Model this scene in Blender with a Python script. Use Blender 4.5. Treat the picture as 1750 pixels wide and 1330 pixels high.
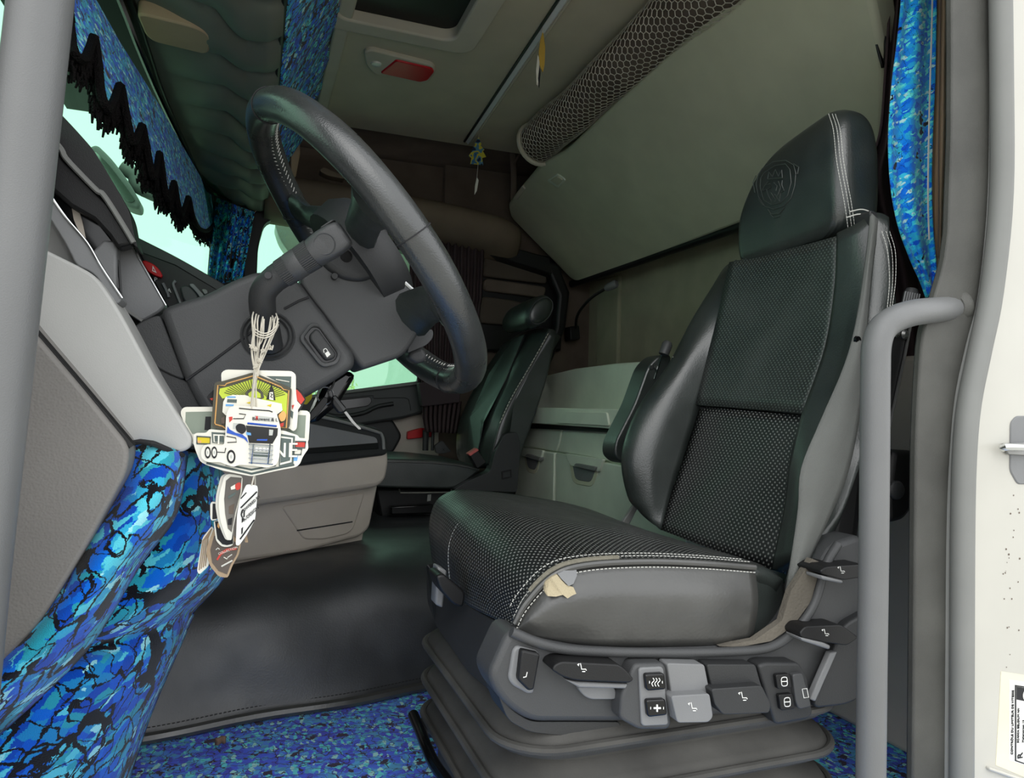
import bpy, bmesh, math, random
from mathutils import Vector as V, Matrix, noise as mnoise
random.seed(7)
SC = bpy.context.scene
for o in list(bpy.data.objects): bpy.data.objects.remove(o)
COL = SC.collection

# ------------------------------------------------------------------ camera
F, CX, CY = 1219.0, 875.0, 665.0            # focal length and centre in pixels of the 1750x1330 frame
CAM = V((0, 0, .60))
RIGHT = V((.93786954, -.34622535, .02299398)); DOWN = V((.03273485, .0223123, -.99921499)); FWD = V((.34544051, .93788601, .03225966))
cam = bpy.data.cameras.new('camera'); cam.sensor_fit = 'HORIZONTAL'; cam.sensor_width = 36; cam.lens = F / 1750 * 36
cam.clip_start = .01; cam.clip_end = 200
camo = bpy.data.objects.new('camera', cam); COL.objects.link(camo)
M3 = Matrix((RIGHT, -DOWN, -FWD)).transposed()
camo.matrix_world = Matrix.Translation(CAM) @ M3.to_4x4()
SC.camera = camo

# ------------------------------------------------------------------ world, exposure
w = bpy.data.worlds.new('overcast'); SC.world = w; w.use_nodes = True
nt = w.node_tree; nt.nodes.clear()
wo = nt.nodes.new('ShaderNodeOutputWorld'); bg = nt.nodes.new('ShaderNodeBackground')
tc = nt.nodes.new('ShaderNodeTexCoord'); nz = nt.nodes.new('ShaderNodeTexNoise'); cr = nt.nodes.new('ShaderNodeValToRGB')
nz.inputs['Scale'].default_value = 2.2; nz.inputs['Detail'].default_value = 5
cr.color_ramp.elements[0].color = (.84, .88, .92, 1); cr.color_ramp.elements[1].color = (1, 1, 1, 1)
nt.links.new(tc.outputs['Generated'], nz.inputs['Vector']); nt.links.new(nz.outputs['Fac'], cr.inputs['Fac'])
nt.links.new(cr.outputs['Color'], bg.inputs['Color']); bg.inputs['Strength'].default_value = 1.75
nt.links.new(bg.outputs[0], wo.inputs[0])
SUN = bpy.data.lights.new('sun', 'SUN'); SUN.energy = .5; SUN.angle = math.radians(40); SUN.color = (1, .98, .94)
suno = bpy.data.objects.new('sun', SUN); COL.objects.link(suno)
suno.location = (-4, -8, 8); suno.rotation_euler = V((.35, .75, -.62)).to_track_quat('-Z', 'Y').to_euler()
vs = SC.view_settings; vs.view_transform = 'Standard'; vs.look = 'None'; vs.exposure = 0.25; vs.gamma = 1; vs.use_curve_mapping = False
try:
    SC.cycles.max_bounces = 10; SC.cycles.diffuse_bounces = 6; SC.cycles.transparent_max_bounces = 12
except Exception: pass

# ------------------------------------------------------------------ pixel -> point (distance always comes from a plane)
def P(px, py, Y=None, X=None, Z=None):
    r = RIGHT * ((px - CX) / F) + DOWN * ((py - CY) / F) + FWD
    if X is not None: t = (X - CAM.x) / r.x
    elif Z is not None: t = (Z - CAM.z) / r.z
    else: t = (Y - CAM.y) / r.y
    return CAM + r * t
def PL(pts, Y=None): return [P(p[0], p[1], p[2] if len(p) > 2 else Y) for p in pts]

# ------------------------------------------------------------------ materials
def srgb(r, g, b):
    f = lambda c: (c / 255 / 12.92) if c <= 10 else ((c / 255 + .055) / 1.055) ** 2.4
    return (f(r), f(g), f(b), 1)
class NT:
    def __init__(s, name):
        s.m = bpy.data.materials.new(name); s.m.use_nodes = True; s.t = s.m.node_tree
        s.b = s.t.nodes['Principled BSDF']; s.out = s.t.nodes['Material Output']
    def n(s, k, **kw):
        x = s.t.nodes.new('ShaderNode' + k)
        for a, b in kw.items():
            if hasattr(x, a): setattr(x, a, b)
            else: x.inputs[a.replace('_', ' ')].default_value = b
        return x
    def l(s, a, b): s.t.links.new(a, b)
    def co(s, scale=(1, 1, 1), rot=(0, 0, 0), kind='Object'):
        t = s.n('TexCoord'); m = s.n('Mapping'); s.l(t.outputs[kind], m.inputs['Vector'])
        m.inputs['Scale'].default_value = scale; m.inputs['Rotation'].default_value = rot
        return m.outputs[0]
    def math(s, op, a, b=0):
        x = s.n('Math', operation=op)
        for i, q in enumerate((a, b)):
            if isinstance(q, (int, float)): x.inputs[i].default_value = q
            else: s.l(q, x.inputs[i])
        return x.outputs[0]
    def ramp(s, fac, stops, interp='LINEAR'):
        x = s.n('ValToRGB'); x.color_ramp.interpolation = interp
        e = x.color_ramp.elements
        while len(e) < len(stops): e.new(.5)
        for q, (p, c) in zip(e, stops): q.position = p; q.color = c if len(c) == 4 else (*c, 1)
        s.l(fac, x.inputs[0]); return x.outputs[0]
    def mix(s, fac, a, b):
        x = s.n('MixRGB')
        for i, q in enumerate((fac, a, b)):
            if isinstance(q, (int, float)): x.inputs[i].default_value = q
            elif isinstance(q, tuple): x.inputs[i].default_value = q
            else: s.l(q, x.inputs[i])
        return x.outputs[0]
    def bump(s, h, strength=.3, dist=.002):
        x = s.n('Bump'); x.inputs['Strength'].default_value = strength; x.inputs['Distance'].default_value = dist
        s.l(h, x.inputs['Height']); s.l(x.outputs[0], s.b.inputs['Normal'])
def plain(name, col, rough=.5, spec=.5, metal=0., grain=0, gs=.15, wear=.08, dist=.001, coat=0):
    t = NT(name); b = t.b
    b.inputs['Roughness'].default_value = rough; b.inputs['Metallic'].default_value = metal; b.inputs['Specular IOR Level'].default_value = spec
    if coat: b.inputs['Coat Weight'].default_value = coat; b.inputs['Coat Roughness'].default_value = .2
    nz = t.n('TexNoise', Scale=9., Detail=5.); t.l(t.co(), nz.inputs['Vector'])
    d = tuple(c * (1 - wear) for c in col[:3]) + (1,); e = tuple(min(1, c * (1 + wear)) for c in col[:3]) + (1,)
    t.l(t.ramp(nz.outputs['Fac'], [(.3, d), (.7, e)]), b.inputs['Base Color'])
    if grain:
        v = t.n('TexVoronoi', Scale=float(grain)); v.feature = 'SMOOTH_F1'; t.l(t.co(), v.inputs['Vector']); t.bump(v.outputs['Distance'], gs, dist)
    return t.m
def leather(name, col, rough=.28, scale=420, perf=0, dot=(120, 122, 118), spec=.9, wr=.9):
    t = NT(name); b = t.b; b.inputs['Specular IOR Level'].default_value = spec
    nz = t.n('TexNoise', Scale=14., Detail=6.); t.l(t.co(), nz.inputs['Vector'])
    c2 = tuple(c * 1.5 for c in col[:3]) + (1,)
    base = t.ramp(nz.outputs['Fac'], [(.35, col), (.75, c2)])
    t.l(t.ramp(nz.outputs['Fac'], [(.3, (rough,) * 3), (.7, (min(1, rough + .14),) * 3)]), b.inputs['Roughness'])
    v = t.n('TexVoronoi', Scale=float(scale)); v.feature = 'SMOOTH_F1'; t.l(t.co(), v.inputs['Vector'])
    n2 = t.n('TexNoise', Scale=26., Detail=4.); t.l(t.co(), n2.inputs['Vector'])
    h = t.math('ADD', t.math('MULTIPLY', v.outputs['Distance'], .5), t.math('MULTIPLY', n2.outputs['Fac'], wr))
    if perf:
        uv = t.co((perf, perf, 1), (0, 0, math.radians(45)), 'UV')
        fr = t.n('VectorMath', operation='FRACTION'); t.l(uv, fr.inputs[0])
        sb = t.n('VectorMath', operation='SUBTRACT'); t.l(fr.outputs[0], sb.inputs[0]); sb.inputs[1].default_value = (.5, .5, 0)
        fl = t.n('VectorMath', operation='MULTIPLY'); t.l(sb.outputs[0], fl.inputs[0]); fl.inputs[1].default_value = (1, 1, 0)
        ln = t.n('VectorMath', operation='LENGTH'); t.l(fl.outputs[0], ln.inputs[0])
        m = t.math('LESS_THAN', ln.outputs['Value'], .24)
        base = t.mix(m, base, srgb(*dot))
        h = t.math('SUBTRACT', h, t.math('MULTIPLY', m, .6))
    t.l(base, b.inputs['Base Color']); t.bump(h, .32, .0012)
    return t.m
def plush(name, sc=1., dark=1., soft=False, black=.5, rough=.95, rot=.6, hue=0):
    """blue / cyan / black woven brush-stroke pattern of the cab textiles"""
    t = NT(name); b = t.b; b.inputs['Roughness'].default_value = rough; b.inputs['Specular IOR Level'].default_value = .15
    b.inputs['Sheen Weight'].default_value = .2
    co = t.co()
    def jitter(src, scale, amt):
        n = t.n('TexNoise', Scale=scale, Detail=2.); t.l(src, n.inputs['Vector'])
        c = t.n('VectorMath', operation='SUBTRACT'); t.l(n.outputs['Color'], c.inputs[0]); c.inputs[1].default_value = (.5, .5, .5)
        w_ = t.n('VectorMath', operation='SCALE'); t.l(c.outputs[0], w_.inputs[0]); w_.inputs['Scale'].default_value = amt
        a_ = t.n('VectorMath', operation='ADD'); t.l(src, a_.inputs[0]); t.l(w_.outputs[0], a_.inputs[1]); return a_.outputs[0]
    jc = jitter(jitter(co, 330. * sc, .0055 / sc), 60. * sc, .012 / sc)
    def mapped(rotv, scv):
        m = t.n('Mapping'); t.l(jc, m.inputs['Vector']); m.inputs['Rotation'].default_value = rotv
        m2 = t.n('Mapping'); t.l(m.outputs[0], m2.inputs['Vector']); m2.inputs['Scale'].default_value = scv; return m2.outputs[0]
    def cells(vec, scale):
        v = t.n('TexVoronoi', Scale=scale); t.l(vec, v.inputs['Vector']); q = t.n('SeparateColor'); t.l(v.outputs['Color'], q.inputs[0]); return q.outputs[0]
    k = dark
    cols = [(0, .065, .46), (0, .14, .68), (.01, .24, .56), (.02, .34, .46), (.0, .10, .60), (.03, .40, .66)]
    if hue: cols = [(.04 + c[0], c[1] * .9, min(.9, c[2] * 1.2)) for c in cols]
    f = lambda c: tuple(min(1, x * k) for x in c)
    base = t.ramp(cells(mapped((.1, .6, .1), (1, 1, 1.8)), 34. * sc), list(zip((0, .18, .36, .54, .7, .86), map(f, cols))), 'LINEAR' if soft else 'CONSTANT')
    fl = cells(mapped((.05, .65, .1), (1.4, 1.4, 4.0)), 25. * sc)
    base = t.mix(t.math('GREATER_THAN', fl, .80), base, (*f((.10, .60, .74)), 1))
    base = t.mix(t.math('GREATER_THAN', fl, .93), base, (*f((.34, .78, .84)), 1))
    dk = None
    for rv, wd in (((.3, .5, .2), .010), ((.1, -.75, .6), .009), ((.9, 1.2, 0), .007)):
        n2 = t.n('TexNoise', Scale=9. * sc, Detail=.4); t.l(mapped(rv, (2.2, 2.2, .55)), n2.inputs['Vector'])
        q = t.math('LESS_THAN', t.math('ABSOLUTE', t.math('SUBTRACT', n2.outputs['Fac'], .5)), wd * (.4 + 1.6 * black))
        dk = q if dk is None else t.math('MAXIMUM', dk, q)
    n3 = t.n('TexNoise', Scale=14. * sc, Detail=2.); t.l(mapped((.4, .3, .8), (1, 1, 1.3)), n3.inputs['Vector'])
    dk = t.math('MAXIMUM', dk, t.math('GREATER_THAN', n3.outputs['Fac'], .68 - .09 * black))
    base = t.mix(dk, base, (.02, .004, .05, 1) if hue else (.003, .004, .008, 1))
    t.l(base, b.inputs['Base Color'])
    n4 = t.n('TexNoise', Scale=900., Detail=2.); t.l(co, n4.inputs['Vector']); t.bump(n4.outputs['Fac'], .6, .002)
    return t.m
def glass(name, tint, rough=.02, refl=.06):
    t = NT(name); t.t.nodes.remove(t.b)
    tr = t.n('BsdfTransparent'); tr.inputs[0].default_value = tint
    gl = t.n('BsdfGlossy'); gl.inputs['Roughness'].default_value = rough
    mx = t.n('MixShader'); mx.inputs[0].default_value = refl
    t.l(tr.outputs[0], mx.inputs[1]); t.l(gl.outputs[0], mx.inputs[2]); t.l(mx.outputs[0], t.out.inputs[0]); return t.m

K = {}
K['leather'] = leather('black_leather', srgb(42, 47, 45))
K['leather_side'] = leather('worn_leather', srgb(60, 60, 58), .3, 260, spec=1., wr=.4)
K['perf'] = leather('perforated_leather', srgb(18, 19, 20), .38, 500, 150, (124, 126, 122))
K['perf_back'] = leather('perforated_backrest_leather', srgb(38, 43, 41), .36, 500, 165, (92, 100, 95))
K['leather_rim'] = leather('wheel_leather', srgb(50, 52, 52), .22, 600)
K['thread'] = plain('white_thread', srgb(205, 205, 198), .8)
K['mat'] = leather('floor_mat_leather', srgb(42, 44, 47), .4, 330, spec=1., wr=.2)
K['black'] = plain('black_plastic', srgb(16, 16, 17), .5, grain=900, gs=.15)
K['gloss'] = plain('gloss_black', srgb(12, 12, 13), .12)
K['dgrey'] = plain('dark_grey_plastic', srgb(66, 67, 68), .5, grain=800, gs=.2)
K['dgrey2'] = plain('charcoal_plastic', srgb(46, 47, 48), .5, grain=800, gs=.2)
K['mgrey'] = plain('mid_grey_plastic', srgb(122, 123, 124), .5, grain=800, gs=.12)
K['lgrey'] = plain('light_grey_plastic', srgb(180, 180, 177), .5, grain=900, gs=.1, wear=.04)
K['endgrain'] = plain('grained_dash_plastic', srgb(124, 121, 117), .55, grain=430, gs=.4, dist=.001)
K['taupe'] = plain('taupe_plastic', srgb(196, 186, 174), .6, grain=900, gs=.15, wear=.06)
K['cabinet'] = plain('sage_grey_plastic', srgb(214, 221, 203), .55, grain=900, gs=.15, wear=.08)
K['bellows'] = plain('dusty_rubber', srgb(70, 69, 66), .75, grain=500, gs=.2, wear=.35)
K['ceil'] = plain('ceiling_fabric', srgb(205, 196, 172), .95, .1, grain=1400, gs=.2, wear=.05)
K['ceil2'] = plain('ceiling_moulding', srgb(205, 198, 178), .8, .2, wear=.06)
K['bunk'] = plain('bunk_board', srgb(200, 200, 174), .85, .2, grain=1200, gs=.1, wear=.06)
K['wallr'] = plain('rear_wall_fabric', srgb(172, 170, 146), .95, .1, grain=1200, gs=.2, wear=.1)
K['brown'] = plain('brown_wall_fabric', srgb(112, 100, 90), .95, .1, grain=1200, gs=.2, wear=.15)
K['shelf'] = plain('shelf_moulding', srgb(122, 108, 92), .85, .2, wear=.1)
K['tuft'] = plain('tufted_vinyl', srgb(112, 115, 104), .62, .3, wear=.06)
K['darkfab'] = plain('dark_brown_curtain', srgb(74, 62, 63), .95, .1, wear=.2)
K['lining'] = plain('beige_lining', srgb(172, 150, 124), .95, .1, grain=900, gs=.3)
K['rubber'] = plain('door_rubber', srgb(74, 74, 70), .6, grain=700, gs=.3, wear=.3)
K['rubberl'] = plain('grey_seal', srgb(126, 127, 124), .6, wear=.08)
K['paint'] = plain('cream_paint', srgb(194, 192, 183), .35, wear=.03)
K['bar'] = plain('grey_coated_tube', srgb(110, 111, 111), .45, grain=1100, gs=.15, wear=.06)
K['chrome'] = plain('chrome', srgb(220, 222, 222), .15, metal=1.)
K['steel'] = plain('brushed_steel', srgb(150, 150, 148), .35, metal=1.)
K['silver'] = plain('silver_trim', srgb(190, 192, 190), .35, metal=.6)
K['belt'] = plain('grey_belt_webbing', srgb(106, 108, 105), .8, .2, grain=1500, gs=.5)
K['red'] = plain('red_plastic', srgb(205, 16, 22), .35)
K['redlens'] = plain('red_lamp_lens', srgb(196, 10, 30), .3)
K['clear'] = plain('clear_lens', srgb(215, 215, 205), .12)
K['white'] = plain('white_print', srgb(235, 235, 230), .6, wear=.02)
K['card'] = plain('card_stock', srgb(238, 235, 222), .8, wear=.04)
K['ink'] = plain('dark_ink', srgb(38, 38, 40), .8)
K['string'] = plain('elastic_string', srgb(212, 206, 192), .85)
K['glassw'] = glass('windscreen_glass', (.61, .84, .71, 1))
K['carpet_floor'] = plush('carpet_floor', 2.3, 1.5, hue=1, black=.4)
K['plush'] = plush('plush_dash_cover', 1.3, 1.05, black=.7)
K['curt'] = plush('blue_curtain_fabric', 2.5, 1.8, soft=True, black=-.1, rough=.7)
K['band'] = plush('blue_band_fabric', 1.8, 1.6, black=.9)
K['velour'] = plush('valance_fabric', 2.0, 1.4, black=.3)
K['fringe'] = plain('black_fringe', srgb(22, 20, 20), .95, .1, grain=500, gs=.9, dist=.004)

# ------------------------------------------------------------------ scene objects
WL = {}                                       # world location of every object made
def link(o, parent=None, loc=V()):
    COL.objects.link(o); o.location = loc; WL[o.name] = V(loc)
    if parent is not None:
        o.parent = parent; o.matrix_parent_inverse = Matrix.Translation(-WL[parent.name])
    return o
def tag(o, label=None, cat=None, group=None, kind=None):
    if label: o['label'] = label
    if cat: o['category'] = cat
    if group: o['group'] = group
    if kind: o['kind'] = kind
    return o
def thing(name, label, cat, loc, group=None, kind=None):
    o = bpy.data.objects.new(name, None); o.empty_display_size = .02
    link(o, None, V(loc)); return tag(o, label, cat, group, kind)

def catmull(pts, n=6, closed=False):
    pts = [V(p) for p in pts]; N = len(pts); out = []
    if N < 3: return [pts[0].lerp(pts[1], i / n) for i in range(n + 1)]
    for i in range(N if closed else N - 1):
        a = pts[(i - 1) % N] if closed or i else pts[0] * 2 - pts[1]
        b, c = pts[i], pts[(i + 1) % N]
        d = pts[(i + 2) % N] if closed or i + 2 < N else pts[-1] * 2 - pts[-2]
        for k in range(n):
            t = k / n
            out.append(.5 * ((2 * b) + (c - a) * t + (2 * a - 5 * b + 4 * c - d) * t * t + (3 * b - a - 3 * c + d) * t ** 3))
    if not closed: out.append(pts[-1])
    return out
class MB:
    def __init__(s): s.v = []; s.f = []; s.uv = {}
    def add(s, vs, fs):
        o = len(s.v); s.v += [V(q) for q in vs]; s.f += [tuple(i + o for i in f) for f in fs]; return s
    def box(s, c, d, rot=None):
        c = V(c); x, y, z = (q / 2 for q in d); R = rot or Matrix.Identity(3)
        vs = [c + R @ V((i * x, j * y, k * z)) for i in (-1, 1) for j in (-1, 1) for k in (-1, 1)]
        return s.add(vs, [(0, 1, 3, 2), (4, 6, 7, 5), (0, 4, 5, 1), (2, 3, 7, 6), (0, 2, 6, 4), (1, 5, 7, 3)])
    def prism(s, outline, off):
        off = V(off); a = [V(q) for q in outline]; n = len(a)
        nn = V()
        for i in range(n): nn += (a[i] - a[0]).cross(a[(i + 1) % n] - a[0])
        if nn.dot(off) > 0: a = a[::-1]
        b = [q + off for q in a]
        return s.add(a + b, [tuple(range(n)), tuple(range(2 * n - 1, n - 1, -1))] + [(i, i + n, (i + 1) % n + n, (i + 1) % n) for i in range(n)])
    def loft(s, rings, cap=True, closed=True, uvs=None):
        n = len(rings[0]); vs = [q for r in rings for q in r]; fs = []; o = len(s.v)
        for i in range(len(rings) - 1):
            for j in range(n if closed else n - 1):
                k = (j + 1) % n; fs.append((i * n + j, i * n + k, (i + 1) * n + k, (i + 1) * n + j))
        if cap and closed: fs += [tuple(range(n - 1, -1, -1)), tuple((len(rings) - 1) * n + j for j in range(n))]
        s.add(vs, fs)
        if not closed:   # metric uv for patches
            U = [0]
            m = len(rings) // 2; mid = n // 2
            for j in range(1, n): U.append(U[-1] + (V(rings[m][j]) - V(rings[m][j - 1])).length)
            Wv = [0]
            for i in range(1, len(rings)): Wv.append(Wv[-1] + (V(rings[i][mid]) - V(rings[i - 1][mid])).length)
            for i in range(len(rings)):
                for j in range(n): s.uv[o + i * n + j] = (U[j], Wv[i])
        return s
    def tube(s, path, r, n=10, closed=False, cap=True, flat=1., up=None):
        path = [V(p) for p in path]; N = len(path); rings = []
        T = [(path[(i + 1) % N] - path[i - 1]) if closed else (path[min(i + 1, N - 1)] - path[max(i - 1, 0)]) for i in range(N)]
        T = [t.normalized() if t.length else V((0, 0, 1)) for t in T]
        a = V(up) if up is not None else (V((0, 0, 1)) if abs(T[0].z) < .9 else V((0, 1, 0)))
        u = (a - T[0] * a.dot(T[0])).normalized()
        for i, p in enumerate(path):
            b = V(up) if up is not None else u
            q = b - T[i] * b.dot(T[i]); u = q.normalized() if q.length > 1e-6 else u
            vv = T[i].cross(u); rr = r[i] if isinstance(r, (list, tuple)) else r
            rings.append([p + (u * math.cos(2 * math.pi * k / n) * flat + vv * math.sin(2 * math.pi * k / n)) * rr for k in range(n)])
        if closed: rings.append(rings[0]); return s.loft(rings, False)
        return s.loft(rings, cap)
    def lathe(s, prof, c, ax, n=20):
        ax = V(ax).normalized(); u = ax.orthogonal().normalized(); vv = ax.cross(u); c = V(c)
        return s.loft([[c + ax * h + (u * math.cos(2 * math.pi * k / n) + vv * math.sin(2 * math.pi * k / n)) * max(r, 1e-4) for k in range(n)] for r, h in prof])
    def ell(s, c, d, n=14, m=8, rot=None):
        c = V(c); R = rot or Matrix.Identity(3)
        return s.loft([[c + R @ V((d[0] * math.sin(t) * math.cos(2 * math.pi * k / n), d[1] * math.sin(t) * math.sin(2 * math.pi * k / n), d[2] * math.cos(t)))
                        for k in range(n)] for t in [math.pi * (.02 + .96 * i / m) for i in range(m + 1)]])
    def build(s, name, mat, parent=None, bevel=0, seg=2, sub=0, solid=0, soff=1., smooth=True, ang=40, label=None, cat=None, group=None, kind=None, fix=True, rimmat=None):
        me = bpy.data.meshes.new(name)
        c = sum(s.v, V()) / len(s.v)
        me.from_pydata([q - c for q in s.v], [], s.f)
        if s.uv:
            L = me.uv_layers.new(name='uv')
            for lp in me.loops: L.data[lp.index].uv = s.uv.get(lp.vertex_index, (0, 0))
        if fix:
            bm = bmesh.new(); bm.from_mesh(me); bmesh.ops.recalc_face_normals(bm, faces=bm.faces); bm.to_mesh(me); bm.free()
        for p in me.polygons: p.use_smooth = smooth
        if smooth and not sub and not bevel: me.set_sharp_from_angle(angle=math.radians(ang))
        me.materials.append(K[mat] if isinstance(mat, str) else mat)
        o = bpy.data.objects.new(name, me); link(o, parent, c)
        if solid:
            q = o.modifiers.new('thickness', 'SOLIDIFY'); q.thickness = solid; q.offset = soff
            if rimmat: me.materials.append(K[rimmat]); q.material_offset_rim = 1
        if bevel:
            q = o.modifiers.new('edge', 'BEVEL'); q.width = bevel; q.segments = seg; q.limit_method = 'ANGLE'; q.angle_limit = math.radians(35); q.harden_normals = False
            me.set_sharp_from_angle(angle=math.radians(65)) if smooth else None
        if sub:
            q = o.modifiers.new('smooth', 'SUBSURF'); q.levels = q.render_levels = sub
        return tag(o, label, cat, group, kind)
def slab(name, mat, outline, off, parent=None, **k): return MB().prism(outline, off).build(name, mat, parent, **k)
def tube(name, mat, path, r, parent=None, n=10, closed=False, flat=1., up=None, **k): return MB().tube(path, r, n, closed, True, flat, up).build(name, mat, parent, **k)
def patch(name, mat, rows, parent=None, nu=4, nv=4, solid=.004, soff=1., **k):
    """soft sheet through a net of control points"""
    rr = [catmull(r, nu) for r in rows]
    cols = [catmull([r[j] for r in rr], nv) for j in range(len(rr[0]))]
    g = [[cols[j][i] for j in range(len(cols))] for i in range(len(cols[0]))]
    return MB().loft(g, closed=False).build(name, mat, parent, solid=solid, soff=soff, **k)
def rrect(c, u, v, w, h, r, n=4):
    """rounded rectangle outline about c in the plane of unit vectors u, v"""
    c, u, v = V(c), V(u).normalized(), V(v).normalized(); out = []
    for sx, sy, a0 in ((1, 1, 0), (-1, 1, 90), (-1, -1, 180), (1, -1, 270)):
        for i in range(n + 1):
            a = math.radians(a0 + 90 * i / n)
            out.append(c + u * (sx * (w / 2 - r) + r * math.cos(a)) + v * (sy * (h / 2 - r) + r * math.sin(a)))
    return out
def roundpoly(pts, r, n=4):
    pts = [V(p) for p in pts]; out = []; N = len(pts)
    for i, b in enumerate(pts):
        a, c = pts[i - 1], pts[(i + 1) % N]
        d1, d2 = a - b, c - b; q = min(r, d1.length * .45, d2.length * .45)
        p1, p2 = b + d1.normalized() * q, b + d2.normalized() * q
        for k in range(n + 1):
            t = k / n; out.append(p1 * (1 - t) ** 2 + b * 2 * t * (1 - t) + p2 * t * t)
    return out
def text(name, body, mat, c, u, v, size, parent=None, ext=.0004, align='CENTER', **k):
    """flat lettering with its baseline along u, its height along v"""
    cu = bpy.data.curves.new(name, 'FONT'); cu.body = body; cu.size = size; cu.extrude = ext; cu.align_x = align; cu.align_y = 'CENTER'; cu.resolution_u = 3
    t = bpy.data.objects.new(name, cu); COL.objects.link(t)
    dg = bpy.context.evaluated_depsgraph_get(); me = bpy.data.meshes.new_from_object(t.evaluated_get(dg))
    bpy.data.objects.remove(t); bpy.data.curves.remove(cu)
    u, v = V(u).normalized(), V(v).normalized(); n = u.cross(v).normalized(); v = n.cross(u)
    Rm = Matrix((u, v, n)).transposed().to_4x4(); me.transform(Rm); me.materials.clear(); me.materials.append(K[mat]); me.name = name
    o = bpy.data.objects.new(name, me); link(o, parent, V(c)); return tag(o, **k)
def stitch(name, path, parent, step=.0055, ln=.0036, r=.0006, mat='thread'):
    """dashed sewing thread along a path, one mesh"""
    m = MB(); path = [V(p) for p in path]; acc = 0; pos = 0
    segs = [(path[i], path[i + 1]) for i in range(len(path) - 1)]
    tot = sum((b - a).length for a, b in segs)
    def at(s):
        for a, b in segs:
            L = (b - a).length
            if s <= L: return a.lerp(b, s / L if L else 0)
            s -= L
        return path[-1]
    q = 0
    while q + ln < tot:
        m.tube([at(q), at(q + ln)], r, 4); q += step
    return m.build(name, mat, parent)
# ================================================================== the cab shell
ZC = 1.60                                     # ceiling height
MB().box((.32, 1.75, -.02), (2.3, 2.3, .04)).build('floor', 'carpet_floor', kind='structure', label='blue and purple patterned carpet covering the cab floor')
MB().box((1.42, 1.78, .82), (.04, 2.2, 1.7)).build('wall_rear', 'wallr', kind='structure', label='olive grey fabric lined rear wall of the cab')
MB().box((-.62, 1.75, .45), (.04, 2.3, 1.0)).build('wall_front', 'black', kind='structure', label='black bulkhead hidden behind the dashboard')
# ceiling with the hatch opening left free
hA, hB = P(588, 30, Z=ZC), P(797, 70, Z=ZC)
hx0, hx1, hy1 = .165, .49, 1.825; hy0 = hy1 - .52
c = MB()
for (x0, x1, y0, y1) in ((.02, hx0, .72, 2.56), (hx1, 1.42, .72, 2.56), (hx0, hx1, hy1, 2.56), (hx0, hx1, .72, hy0)):
    c.box(((x0 + x1) / 2, (y0 + y1) / 2, ZC + .02), (x1 - x0, y1 - y0, .04))
ceiling = c.build('ceiling', 'ceil', smooth=False, kind='structure', label='olive beige fabric headliner with a roof hatch')
# front roof above the overhead shelf and side cantrails
MB().box((-.3, 1.75, 1.66), (.68, 2.3, .04)).build('trim_1', 'black', kind='structure', label='dark roof section above the windscreen shelf')
MB().box((.6, .70, 1.60), (1.7, .06, .34)).build('trim_2', 'rubber', kind='structure', label='dark roof rail over the open driver door')
# passenger side wall
K['panelpad'] = plain('dark_padded_vinyl', srgb(86, 76, 66), .8)
wp = thing('wall_passenger', 'brown fabric passenger side wall with overhead shelf and padded panels', None, (.9, 2.84, 0), kind='structure')
MB().box((1.09, 2.86, .82), (.72, .05, 1.7)).build('rear_panel', 'brown', wp)
MB().box((-.32, 2.86, .45), (.66, .05, .95)).build('front_panel', 'black', wp)
MB().box((.3, 2.90, 1.52), (1.3, .05, .36)).build('recess_back', 'brown', wp)
MB().box((.6, 2.72, 1.63), (1.7, .36, .03)).build('recess_roof', 'brown', wp)
# lip of the shelf over the door
rows = []
for k, (zz, yy) in enumerate(((1.40, 2.80), (1.405, 2.70), (1.395, 2.62), (1.36, 2.585), (1.31, 2.60), (1.275, 2.66), (1.265, 2.78))):
    rows.append([V((x, yy + dy, zz + dz)) for x, dy, dz in ((.03, .05, .03), (.15, .03, .02), (.35, 0, .005), (.6, 0, -.005), (.85, .0, -.03), (.95, .03, -.045), (1.0, .08, -.05))])
patch('shelf_lip', 'shelf', rows, wp, solid=.006)
slab('shelf_handle', 'shelf', roundpoly(PL([(552, 285), (588, 300), (590, 306), (560, 300), (545, 292)], 2.62), .01), (0, .05, 0), wp, bevel=.004)
slab('lower_band', 'black', PL([(690, 398), (815, 405), (940, 440), (945, 470), (815, 428), (690, 420)], 2.70), (0, .08, 0), wp, bevel=.006)
for nm, q in (('padded_panel', [(829, 432), (920, 446), (933, 456), (936, 485), (827, 472)]), ('padded_panel', [(829, 475), (935, 490), (930, 509), (828, 496)]), ('padded_panel', [(824, 506), (872, 512), (905, 520), (905, 558), (823, 552)])):
    slab(nm, 'panelpad' if q[0][1] != 475 else 'brown', roundpoly(PL(q, 2.76), .02), (0, .05, 0), wp, bevel=.008, seg=3)
slab('panel_frame', 'black', PL([(815, 418), (955, 440), (965, 480), (960, 600), (812, 600)], 2.79), (0, .04, 0), wp, bevel=.01)
slab('pillar_tube', 'black', PL([(930, 445), (955, 450), (975, 500), (968, 560), (935, 640), (925, 635), (950, 560), (955, 505)], 2.70), (0, .05, 0), wp, bevel=.015, seg=3)
slab('wall_column', 'wallr', [P(x, y, X=1.385) for x, y in ((1020, 478), (1057, 470), (1053, 660), (1018, 660))], (.02, 0, 0), bpy.data.objects['wall_rear'], bevel=.006)

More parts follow.
